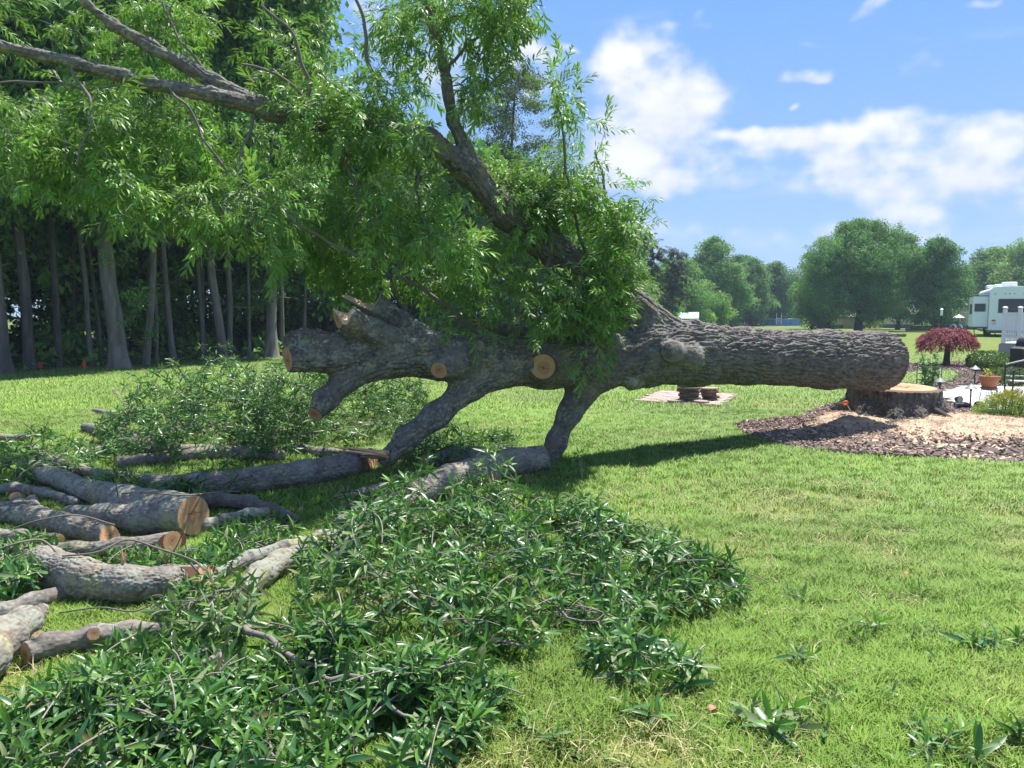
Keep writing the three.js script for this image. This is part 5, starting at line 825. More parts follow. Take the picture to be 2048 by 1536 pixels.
// brick pad under the tree, brick by brick
{
  const t = thing('brick_pad', 'square pad of weathered pinkish bricks in the lawn under the felled trunk', 'paving', V(0, 0, 0)), [a, b, c, d] = brickPoly.map(p => V(p[0], 0, p[1])), R = rng(8);
  const u = d.clone().sub(a), v = b.clone().sub(a), nu = Math.max(8, Math.round(u.length() / .2)), nv = Math.max(8, Math.round(v.length() / .125)), mats = [[.40, .29, .25], [.33, .25, .22], [.45, .36, .31]].map(k => std(...k, .95));
  const q = (s, w) => a.clone().multiplyScalar((1 - s) * (1 - w)).addScaledVector(d, s * (1 - w)).addScaledVector(c, s * w).addScaledVector(b, (1 - s) * w), yaw = -Math.atan2(u.z, u.x), geo = [0, 1, 2].map(i => box(u.length() / nu - .012, .05, v.length() / nv - .012));
  for (let j = 0; j < nv; j++) for (let i = 0; i < nu - (j % 2); i++) { if (nu * nv > 300 && R() < .0) continue; const p = q((i + .5 + (j % 2) * .5) / nu, (j + .5) / nv), m = part('brick', geo[i % 3], mats[Math.floor(R() * 3)], t); m.position.set(p.x, gh(p.x, p.z) + .012 + R() * .008, p.z); m.rotation.y = yaw + (R() - .5) * .04; m.rotation.x = (R() - .5) * .03; }
}
// two stacks of flat stones on the pad
{
  const R = rng(12), mk = (w, d, h, tint, seed) => { const N = 11, s = new THREE.Shape(); for (let i = 0; i < N; i++) { const a = i / N * 6.283, k = .88 + .22 * noise(Math.cos(a) * 1.7 + seed, Math.sin(a) * 1.7, seed), x = Math.cos(a) * w * .5 * k, y = Math.sin(a) * d * .5 * k; i ? s.lineTo(x, y) : s.moveTo(x, y); } const g = new THREE.ExtrudeGeometry(s, { depth: h - .016, bevelEnabled: true, bevelSize: .008, bevelThickness: .008, bevelSegments: 1 }); g.rotateX(-Math.PI / 2); return new THREE.Mesh(g, std(...tint, .95)); };
  const ord = ['lowest', 'second from the bottom', 'third from the bottom', 'fourth from the bottom', 'fifth from the bottom', 'sixth from the bottom', 'topmost'];
  const stack = (px, py, n, w, h, which) => { const b = onG(px, py); let y = b.y + .03; for (let i = 0; i < n; i++) { const hh = h * (.8 + R() * .4), m = mk(w * (.9 + R() * .22), w * (.75 + R() * .25), hh, i === n - 1 && which === 'lower' ? [.34, .24, .16] : [.10 + R() * .06, .085 + R() * .04, .08], i * 3.1 + px); m.name = numbered('flat_stone'); m.position.set(b.x + (R() - .5) * .06, y + .008, b.z + (R() - .5) * .06); m.rotation.y = R() * 6; m.rotation.z = (R() - .5) * .05; scene.add(m); tag(m, `flat brown stone, ${i === n - 1 ? 'topmost' : ord[i]} in the ${which} stack on the brick pad`, 'stone', 'flat stones stacked on the brick pad'); y += hh + .004; } };
  stack(1378, 804, 7, .46, .043, 'taller'); stack(1418, 802, 5, .37, .045, 'lower');
  for (const [px, py, a, label] of [[1352, 806, .3, 'loose flat stone lying on the pad at the foot of the taller stack, left'], [1402, 808, 2, 'loose pale flat stone on the pad in front of the two stacks']]) { const m = mk(.36, .26, .04, [.3, .23, .2], a * 9); m.name = numbered('flat_stone'); m.position.copy(onG(px, py)).y += .05; m.rotation.y = a; scene.add(m); tag(m, label, 'stone'); }
  const t = thing('post', 'short dark square post standing behind the stacked stones', 'post', onG(1406, 792)); part('post', rbox(.07, .36, .07, .01, 0, .17, 0), dark, t); part('cap', rbox(.085, .025, .085, .008, 0, .36, 0), dark, t);
}
// patio of pale pavers
{
  const t = thing('patio', 'pale sunlit patio of flat pavers at the right edge of the garden', 'patio', V(0, 0, 0)), R = rng(14), cols = [[.56, .55, .53], [.50, .49, .475], [.6, .585, .56]].map(c => std(...c, .9)), g = [[.4, .28], [.4, .4], [.28, .28]];
  let x0 = 1e9, x1 = -1e9, z0 = 1e9, z1 = -1e9; for (const [x, z] of patioPoly) { x0 = Math.min(x0, x); x1 = Math.max(x1, x); z0 = Math.min(z0, z); z1 = Math.max(z1, z); }
  part('bed', groundSheet(patioPoly, .1, .012, () => 0, () => [.2, .19, .18], loose, .02).geometry, loose, t);
  const geo = rbox(.405, .05, .265, .01), geo2 = rbox(.255, .05, .265, .01); let j = 0;
  for (let z = z0; z < z1; z += .275, j++) for (let x = x0 + (j % 2) * .2, i = 0; x < x1; i++) { const wide = (i * 7 + j * 3) % 5 > 1, w = wide ? .415 : .265; if (inPoly(x + w / 2, z, patioPoly)) { const m = part('paver', wide ? geo : geo2, cols[Math.floor(R() * 3)], t); m.position.set(x + w / 2, gh(x, z) + .025 + R() * .005, z); } x += w; }
}
// path lights
const lightAt = (px, py, label, h, capPx, capPy) => {
  const b = onG(px, py), d = -b.z, t = thing('path_light', label, 'garden light', b, 0, 'garden path lights'); h = P(px, capPy, d).y - b.y;
  part('stake', new THREE.CylinderGeometry(.012, .014, h, 8).translate(0, h / 2, 0), blackM, t); part('collar', new THREE.CylinderGeometry(.022, .022, .05, 10).translate(0, h - .02, 0), blackM, t);
  const r = capPx * d / F / 2; part('shade', new THREE.LatheGeometry([[.004, .055 + r * .35], [r * .3, .03 + r * .28], [r, 0], [r * .98, -.008], [r * .2, .012]].map(q => new THREE.Vector2(...q)), 20).translate(0, h, 0), std(.30, .30, .30, .5, { metalness: .4 }), t);
};
lightAt(1878, 802, 'garden light with pointed grey cap just right of the stump', .5, 20, 763); lightAt(1940, 817, 'nearest garden light, grey cap before the pale patio', .5, 24, 777); lightAt(1949, 767, 'garden light left of the flower pot, against the hedges', .5, 19, 738); lightAt(1999, 740, 'garden light whose cap peeks over the round hedges', .5, 16, 716); lightAt(1877, 758, 'garden light with pale cap beside the plant cage', .4, 11, 741);
{
  const spot = (px, py, label, len, r, yaw) => { const t = thing('floodlight', label, 'floodlight', onG(px, py), yaw); part('housing', new THREE.LatheGeometry([[.001, 0], [r * .7, .004], [r * .8, .03], [r, len * .8], [r, len], [r * .9, len], [r * .86, len - .01]].map(q => new THREE.Vector2(...q)), 18).rotateX(Math.PI / 2).translate(0, r + .05, 0), blackM, t); part('lens', new THREE.CylinderGeometry(r * .86, r * .86, .01, 18).rotateX(Math.PI / 2).translate(0, r + .05, len - .015), std(.22, .25, .28, .15), t); part('bracket', box(.03, .06, .03, 0, .03, .04), blackM, t); };
  spot(1912, 808, 'small round black floodlight at the patio edge near the stump', .09, .065, .2); spot(1936, 818, 'long black floodlight lying at the foot of the nearest garden light', .26, .045, -1.35); spot(1950, 816, 'stubby black floodlight just right of the nearest garden light', .1, .055, .4);
}
// terracotta pot on a wire stand
{
  const b = onG(1976, 814), d = -b.z, t = thing('plant_stand', 'thin wire plant stand carrying the terracotta pot', 'stand', b), k = d / F, top = P(1976, 776, d).y - b.y, r = .135;
  for (const a of [.5, 2.2, 3.7, 5.4]) part('leg', bare([bar(V(Math.cos(a) * r * 1.25, 0, Math.sin(a) * r * 1.25), V(Math.cos(a) * r * .8, top, Math.sin(a) * r * .8), .0045, 5), bar(V(Math.cos(a + .25) * r * 1.2, 0, Math.sin(a + .25) * r * 1.2), V(Math.cos(a + .25) * r * .8, top, Math.sin(a + .25) * r * .8), .0045, 5)]), greyM, t);
  part('ring', new THREE.TorusGeometry(r * .95, .012, 8, 28).rotateX(Math.PI / 2).translate(0, top, 0), std(.12, .11, .11, .7), t); part('scroll_band', new THREE.CylinderGeometry(r * 1.0, r * .85, .045, 20, 1, true).translate(0, top - .012, 0), std(.13, .12, .12, .7), t);
  const p = thing('flower_pot', 'terracotta pot with a yellow-green plant on the wire stand', 'pot', V(b.x, b.y + top, b.z)), H = 24 * k, W = 18 * k;
  part('pot', new THREE.LatheGeometry([[.001, 0], [W * .72, 0], [W * .92, H * .66], [W * 1.02, H * .68], [W * 1.05, H], [W * .95, H], [W * .9, H * .85], [.001, H * .82]].map(q => new THREE.Vector2(...q)), 28), rust, p); part('soil', new THREE.CylinderGeometry(W * .88, W * .88, .01, 20).translate(0, H * .84, 0), std(.06, .045, .035, 1), p);
  const R = rng(15), ms = []; for (let i = 0; i < 46; i++) { const h = R(), a = R() * 6.3; ms.push(leafMatrix(V(-.02 + Math.cos(a) * .02 - h * .03, H * .84 + h * .15, Math.sin(a) * .02), V(Math.cos(a), .5 + R(), Math.sin(a)), V(0, 1, .3), .5 + R() * .35)); } instanced('plant', leafGeo(.1, .03, { droop: .3 }), leafMat(.40, .42, .04, .8, .4, 0), ms, p);
}
// garden bench of dark metal
{
  const b = onG(2010, 792), d = -b.z, t = thing('garden_bench', 'dark metal garden bench with arched ringed back at the right edge', 'bench', b, -.28), gs = [], W = 1.15, h0 = .36, h1 = .66;
  const arch = x => h1 + .12 * Math.sin(Math.PI * clamp(x / W));
  for (const x of [0, W]) { part('leg', bare([bar(V(x, 0, 0), V(x - (x ? -.02 : .02), .36, -.02), .016), bar(V(x - (x ? -.02 : .02), .36, -.02), V(x, h1, -.06), .016)]), blackM, t); part('leg', bar(V(x, 0, .42), V(x, h0 + .2, .40), .016), blackM, t); part('armrest', bare([bar(V(x, h0 + .2, .42), V(x, h0 + .22, -.02), .016)]), blackM, t); }
  const ap = []; for (let i = 0; i <= 16; i++) ap.push(V(i / 16 * W, arch(i / 16 * W), -.06)); part('back_rail', new THREE.TubeGeometry(new THREE.CatmullRomCurve3(ap), 32, .017, 7), greyM, t); part('lower_rail', bar(V(0, h0 + .08, -.04), V(W, h0 + .08, -.04), .013), greyM, t); part('middle_rail', bar(V(0, h0 + .2, -.05), V(W, h0 + .2, -.05), .009), blackM, t);
  for (let i = 0; i < 7; i++) { const x = (i + .5) / 7 * W; part('ring', new THREE.TorusGeometry(.058, .008, 6, 20).translate(x, h0 + .27, -.05), blackM, t); }
  for (let i = 1; i < 14; i++) { const x = i / 14 * W; part('baluster', bar(V(x, h0 + .08, -.04), V(x, arch(x), -.06), .006, 5), blackM, t); }
  for (let i = 0; i < 6; i++) part('seat_slat', rbox(W, .016, .05, .005, W / 2, h0, .02 + i * .072), greyM, t);
}
// plant cage
{
  const b = onG(1857, 776), d = -b.z, k = d / F, t = thing('plant_cage', 'green wire plant cage with a leafy plant beside the stump', 'plant cage', b), w = 16 * k, h = P(1857, 733, d).y - b.y;
  for (const [x, z] of [[-w, -w], [w, -w], [-w, w], [w, w]]) part('post', bar(V(x, 0, z), V(x, h, z), .008, 6), green, t);
  for (const y of [.14, .38, .66, 1]) part('hoop', bare([[-1, -1, 1, -1], [1, -1, 1, 1], [1, 1, -1, 1], [-1, 1, -1, -1]].map(([a, c, e, f]) => bar(V(a * w, h * y, c * w), V(e * w, h * y, f * w), .008, 6))), green, t);
  const R = rng(16), p = thing('staked_plant', 'light green plant growing up through the wire plant cage', 'plant', b), ms = []; const st = []; for (let i = 0; i < 9; i++) { const a = R() * 6.3, q = V(Math.cos(a) * w * .9, h * (1 + R() * .75), Math.sin(a) * w * .9); st.push(bar(V(q.x * .3, 0, q.z * .3), q, .006, 5, .003)); for (let j = 0; j < 30; j++) { const u = Math.pow(R(), .8), c = V(q.x * lerp(.3, 1, u), q.y * u, q.z * lerp(.3, 1, u)); ms.push(leafMatrix(c.add(rdir(R).multiplyScalar(.05)), rdir(R), V(0, 1, 0).add(rdir(R).multiplyScalar(.4)), .5 + R() * .6)); } }
  part('stem', bare(st), std(.1, .15, .05, .9), p); instanced('leaves', leafGeo(.11, .055, { droop: .3, segs: 3 }), leafMat(.13, .28, .07, .8, .4, .1), ms, p);
}
// weeping red maple
{
  const b = onG(1892, 731), d = -b.z, k = d / F, t = thing('red_maple', 'small weeping maple with a mushroom crown of dark red leaves', 'tree', b), H = P(1892, 655, d).y - b.y, r = 52 * k, R = rng(17);
  part('trunk', trunkGeo([V(0, -.05, 0), V(.01, H * .2, 0), V(.03, H * .45, 0), V(.0, H * .72, 0)], [.10, .085, .08, .06], [.10, .085, .075], 3, .03, 10), TRUNKM, t);
  const br = []; for (let i = 0; i < 14; i++) { const a = R() * 6.3; br.push(new THREE.TubeGeometry(new THREE.CatmullRomCurve3([V(0, H * .62, 0), V(Math.cos(a) * r * .45, H * .86, Math.sin(a) * r * .45), V(Math.cos(a) * r * .8, H * .72, Math.sin(a) * r * .8), V(Math.cos(a) * r * .98, H * .42, Math.sin(a) * r * .98)]), 10, .012, 5)); } part('branches', mergeGeometries(br), std(.09, .07, .065, .9), t).userData.kind = 'stuff';
  const ms = [], cs = []; for (let i = 0; i < 1500; i++) { const a = R() * 6.3, q = Math.sqrt(R()), rr = r * q * (1 + .1 * noise(Math.cos(a) * 2, Math.sin(a) * 2, 3)), dome = H * (1.0 - .34 * q * q * q) - H * .08 * noise(Math.cos(a) * 3, q * 3, Math.sin(a) * 3), y = dome - R() * R() * H * (q > .75 ? .42 : .26); const out = V(Math.cos(a), -.9, Math.sin(a)); ms.push(leafMatrix(V(Math.cos(a) * rr, y, Math.sin(a) * rr), out.add(rdir(R).multiplyScalar(.5)), V(0, 1, 0).add(rdir(R).multiplyScalar(.5)), .7 + R() * .6)); const w = .7 + R() * .8, l = R() < .16; cs.push(new THREE.Color().setRGB((l ? .42 : .25) * w, (l ? .12 : .045) * w, (l ? .10 : .06) * w)); }
  for (let i = 0; i < 60; i++) { const a = R() * 6.3, rr = r * (.2 + .5 * R()); ms.push(leafMatrix(V(Math.cos(a) * rr, H * (.36 + R() * .2), Math.sin(a) * rr), rdir(R), V(0, 1, 0), .7)); cs.push(new THREE.Color().setRGB(.13, .2, .04)); }
  instanced('crown', sprayGeo(.13, 8, .075, 71, 2), leafMat(1, 1, 1, .8, .35, .15), ms, t, cs);
}
// clipped hedges
for (const [px, py, w, topPy, label] of [[1957, 735, 74, 704, 'farthest of the clipped round hedges, beyond the patio'], [1972, 741, 76, 713, 'second clipped hedge from the back, left of the deck'], [2000, 745, 66, 722, 'clipped hedge in the middle behind the garden bench'], [1992, 770, 84, 738, 'nearest clipped hedge, behind the flower pot']]) {
  const b = onG(px, py), d = -b.z - .45, k = d / F, R = rng(px), c = V(b.x, b.y, -d), t = thing('hedge', label, 'hedge', c, 0, 'clipped round hedges by the patio'), H = P(px, topPy, d).y - b.y, rx = w * k / 2, ms = [], cs = [];
  part('stems', bare([0, 1, 2, 3, 4].map(i => bar(V((i - 2) * rx * .3, 0, 0), V((i - 2) * rx * .38, H * .7, (R() - .5) * .2), .012, 5))), std(.1, .08, .06, .9), t).userData.kind = 'stuff';
  for (let i = 0; i < 2600; i++) { const q = rdir(R), e = Math.pow(Math.abs(q.x) ** 3 + Math.abs(q.y) ** 3 + Math.abs(q.z) ** 3, -1 / 3), f = (1 - .16 * R() * R()) * (1 + .05 * noise(q.x * 4, q.y * 4, q.z * 4 + px)), p = V(q.x * e * f * rx, H * .5 + q.y * e * f * H * .5, q.z * e * f * rx * .62); if (p.y < .02) continue; ms.push(leafMatrix(p, q.clone().add(rdir(R).multiplyScalar(.9)), q.clone().add(rdir(R).multiplyScalar(.6)), .7 + R() * .7)); const w2 = .7 + R() * .6; cs.push(new THREE.Color().setRGB(.13 * w2, .22 * w2, .045 * w2)); }
  instanced('foliage', leafGeo(.07, .036, { segs: 2 }), leafMat(1, 1, 1, .75, .3, .15), ms, t, cs);
}
// yellow-green shrub at the right edge
{
  const b = onG(2020, 840), d = -b.z - .35, k = d / F, c = V(P(2026, 800, d).x, 0, -d), t = thing('shrub', 'yellow-green shrub with reddish tips at the right edge in front of the patio', 'shrub', c), R = rng(18), ms = [], cs = [], H = P(2020, 783, d).y, rx = 72 * k;
  const st = []; for (let i = 0; i < 24; i++) { const a = R() * 6.3; st.push(bar(V(Math.cos(a) * .06, 0, Math.sin(a) * .06), V(Math.cos(a) * rx * .8 * R(), H * .8, Math.sin(a) * rx * .6 * R()), .006, 5, .003)); } part('stems', bare(st), std(.14, .1, .07, .9), t).userData.kind = 'stuff';
  for (let i = 0; i < 1500; i++) { const q = rdir(R); q.y = Math.abs(q.y); const f = Math.pow(R(), .28) * (1 + .2 * noise(q.x * 3, q.y * 3, q.z * 3)); const p = V(q.x * rx * f, .04 + q.y * H * .92 * f, q.z * rx * .7 * f); ms.push(leafMatrix(p, q.clone().add(rdir(R).multiplyScalar(.8)).add(V(0, .3, 0)), V(0, 1, 0).add(rdir(R).multiplyScalar(.5)), .7 + R() * .6)); const w = .7 + R() * .6, red = p.y > H * .75 && R() < .18; cs.push(red ? new THREE.Color().setRGB(.34 * w, .16 * w, .06 * w) : new THREE.Color().setRGB(lerp(.15, .36, clamp(p.y / H)) * w, .36 * w, .045 * w)); }
  instanced('foliage', sprayGeo(.06, 6, .045, 72, 2), leafMat(1, 1, 1, .8, .4, .1), ms, t, cs);
}
// orange ribbons and the cord
{
  const rib = (px, py, label, s, y0) => { const t = thing('orange_ribbon', label, 'ribbon', onG(px, py)); t.position.y += y0; const R = rng(px), gs = []; for (let i = 0; i < 5; i++) { const a = i * 1.25 + R(), cv = new THREE.CatmullRomCurve3([V(0, .0, 0), V(Math.cos(a) * .03 * s, .05 * s, Math.sin(a) * .03 * s), V(Math.cos(a) * .06 * s, .035 * s, Math.sin(a) * .06 * s), V(Math.cos(a) * .05 * s, .0, Math.sin(a) * .05 * s)]); gs.push(new THREE.TubeGeometry(cv, 8, .012 * s, 4).scale(1, 1, 1)); } part('loops', bare(gs), leafMat(.85, .2, .07, .6, .25, 0), t); };
  rib(1957, 848, 'bright orange ribbon crumpled on the mulch before the yellow shrub', 1, .05); rib(1986, 862, 'faint orange ribbon half buried in sawdust at the right', .6, .06);
  const t = thing('marker_stake', 'orange-topped marker leaning on the left flank of the stump', 'marker', P(1691, 806, 11.7)); part('top', new THREE.TorusGeometry(.03, .014, 8, 18).rotateX(.5), std(.9, .22, .05, .6), t); part('stake', bar(V(.015, -.01, 0), V(.09, -.17, .06), .007, 6), std(.5, .48, .44, .7), t);
  const s = STUMP, cp = [V(s.x - .3, .10, s.z + .9), V(s.x + .25, .10, s.z + .93), V(s.x + .8, .14, s.z + .88), V(s.x + 1.4, .11, s.z + .95), V(s.x + 2.4, .10, s.z + .7)]; const c = new THREE.Mesh(new THREE.TubeGeometry(new THREE.CatmullRomCurve3(cp), 40, .008, 6), blackM); c.name = numbered('cable'); scene.add(c); tag(c, 'thin black cable lying across the sawdust along the stump', 'cable');
  const rt = new THREE.Mesh(bare([bar(V(s.x + .28, .2, s.z + .72), V(s.x + .42, .03, s.z + 1.22), .05, 7, .035)]), std(.05, .045, .04, .95)); rt.name = numbered('bark_piece'); scene.add(rt); tag(rt, 'dark slab of bark leaning out from the foot of the stump', 'bark');
}
// deck with white railing
{
  const d0 = 27, b = P(1999, 690, d0), k = d0 / F, y1 = P(1999, 687, d0).y, t = thing('deck', 'raised grey deck with white picket railing at the right edge', 'deck', V(P(1999, 690, d0).x, 0, -d0), -.72), W = 4.2, D = 4.5, grey = std(.32, .33, .32, .8);
  part('rim', box(W, .34, .05, W / 2, y1 - .19, 0), grey, t); part('side_rim', box(.05, .34, D, .0, y1 - .19, -D / 2), grey, t);
  for (let i = 0; i < 8; i++) part('floor_board', box(W, .03, .54, W / 2, y1, -.25 - i * .56), grey, t);
  for (const x of [.22, 2.2, 4]) part('post', box(.14, y1 - .3, .14, x, (y1 - .36) / 2, -.1), std(.16, .14, .12, .9), t);
  const rail = (x0, z0, x1, z1, n) => { const L = Math.hypot(x1 - x0, z1 - z0), a = -Math.atan2(z1 - z0, x1 - x0), g = box(L, .05, .07), r1 = part('top_rail', g, white, t); r1.position.set((x0 + x1) / 2, y1 + 1.06, (z0 + z1) / 2); r1.rotation.y = a; const r2 = part('bottom_rail', g, white, t); r2.position.set((x0 + x1) / 2, y1 + .12, (z0 + z1) / 2); r2.rotation.y = a; const pg = box(.055, .9, .025); for (let i = 0; i < n; i++) { const u = (i + .5) / n, p = part('picket', pg, white, t); p.position.set(lerp(x0, x1, u), y1 + .59, lerp(z0, z1, u)); p.rotation.y = a; } };
  rail(.12, -.08, .55, -.08, 6); rail(.55, -.08, 4.1, .35, 44); 
  for (const [x, z] of [[.1, -.06], [.55, -.06], [4.1, .36]]) { part('rail_post', rbox(.12, 1.2, .12, .012, x, y1 + .6, z), white, t); part('post_cap', new THREE.LatheGeometry([[.001, .1], [.1, .07], [.1, .03], [.05, 0]].map(q => new THREE.Vector2(...q)), 4).rotateY(.785).translate(x, y1 + 1.2, z), white, t); }
}
// covered grill
{
  const b = onG(2066, 752), d = -b.z, k = d / F, t = thing('covered_grill', 'grill under a black fitted cover in front of the deck', 'grill', b), H = P(2066, 682, d).y - b.y, s = new THREE.Shape(); const w = 23 * k; s.moveTo(-w, 0); s.lineTo(-w, H * .68); s.lineTo(-w * .55, H * .74); s.quadraticCurveTo(-w * .5, H, 0, H); s.quadraticCurveTo(w * .5, H, w * .55, H * .74); s.lineTo(w, H * .68); s.lineTo(w, 0); s.closePath();
  part('cover', new THREE.ExtrudeGeometry(s, { depth: .5, bevelEnabled: true, bevelSize: .02, bevelThickness: .02, bevelSegments: 2, curveSegments: 12 }).translate(0, .08, -.5), std(.018, .018, .024, .55), t); for (const x of [-w * .8, w * .8]) part('wheel', new THREE.CylinderGeometry(.06, .06, .03, 14).rotateZ(Math.PI / 2).translate(x, .06, -.05), blackM, t); part('handle', bar(V(-w * .5, H * .64, .04), V(w * .5, H * .64, .04), .012), blackM, t);
}
// camper
{
  const d0 = 60, k = d0 / F, b = V(P(1977, 660, d0).x, 0, -d0), t = thing('camper', 'large white fifth-wheel camper with its side room slid out, seen from behind', 'camper', b, -.47), y = py => P(1980, py, d0).y, W = 2.55, y0 = y(660), y1 = y(582), L = 10.5, body = std(.72, .79, .84, .4), trim = std(.05, .06, .07, .4), yt = y(575);
  const s = new THREE.Shape(); s.moveTo(0, y0); s.lineTo(0, y1); s.quadraticCurveTo(.05, yt, .45, yt + .03); s.quadraticCurveTo(W / 2, yt + .1, W - .45, yt + .03); s.quadraticCurveTo(W - .05, yt, W, y1); s.lineTo(W, y0); s.closePath(); part('body', new THREE.ExtrudeGeometry(s, { depth: L, bevelEnabled: true, bevelSize: .03, bevelThickness: .03, bevelSegments: 2, curveSegments: 10 }).translate(0, 0, -L), body, t);
  const win = (x0, x1, p0, p1, z, parent, rx = .1, mul = 0) => { const w = x1 - x0, h = y(p0) - y(p1), f = part('window', rbox(w, h, .05, .024, (x0 + x1) / 2, (y(p0) + y(p1)) / 2, z), trim, parent); part('pane', rbox(w - .12, h - .12, .02, .009, (x0 + x1) / 2, (y(p0) + y(p1)) / 2, z + .028), glass, f); if (mul) part('divider', box(w - .1, .03, .02, (x0 + x1) / 2, y(p1) + h * .28, z + .034), trim, f); };
  win(.55, 2.35, 598, 626, .05, t, .1, 1);
  for (const [x, w] of [[.32, .1], [.98, .08], [1.27, .1], [1.57, .08], [2.2, .1]]) part('marker_lamp', box(w, .05, .04, x, y(588), .05), std(.16, .05, .05, .4), t);
  part('tail_light', rbox(.26, .14, .05, .02, .3, y(641), .05), std(.55, .05, .04, .35), t); part('plate', box(.3, .14, .02, .32, y(647), .045), std(.5, .52, .52, .6), t);
  part('bumper', rbox(W, .16, .18, .03, W / 2, y(664), .1), trim, t); part('skirt', box(W - .1, .22, L - .4, W / 2, y0 - .1, -L / 2), trim, t);
  const so = y(654), st = y(592); const sl = part('slide_out', rbox(1.05, st - so, 4.2, .03, -.57, (so + st) / 2, -2.6 - .0), body, t); win(-.98, -.24, 607, 623, -.47, sl); part('awning', box(1.12, .04, 4.25, -.57, st + .03, -2.6), trim, sl); part('floor_edge', box(1.0, .12, 4.1, -.57, so - .06, -2.6), trim, sl);
  for (const z of [-1.6, -3.0]) part('side_window', box(.04, .8, .7, -1.11, (so + st) / 2 + .2, z), glass, sl);
  part('roof_vent', rbox(.62, .26, .8, .06, .75, yt + .2, -2.8), white, t); part('air_conditioner', rbox(1.0, .36, 1.1, .1, 1.35, yt + .26, -1.6), white, t); part('air_conditioner', rbox(.9, .3, 1.1, .1, .6, yt + .22, -6), white, t);
  for (const [x, z] of [[.15, -3.4], [W - .15, -3.4], [.15, -4.5], [W - .15, -4.5]]) { const w = part('wheel', new THREE.CylinderGeometry(.40, .40, .26, 24).rotateZ(Math.PI / 2).translate(x, .40, z), std(.02, .02, .02, .9), t); part('rim', new THREE.CylinderGeometry(.2, .2, .275, 18).rotateZ(Math.PI / 2).translate(x, .40, z), std(.4, .4, .4, .4, { metalness: .6 }), w); }
  for (const [x, z] of [[-.3, -1], [-.95, -1], [.4, -.5], [2.1, -.5]]) part('jack', bar(V(x, so, z), V(x + .1, .0, z + .15), .035), blackM, t); part('mud_flap', box(.5, .5, .03, .15, .35, -2.8), blackM, t);
}
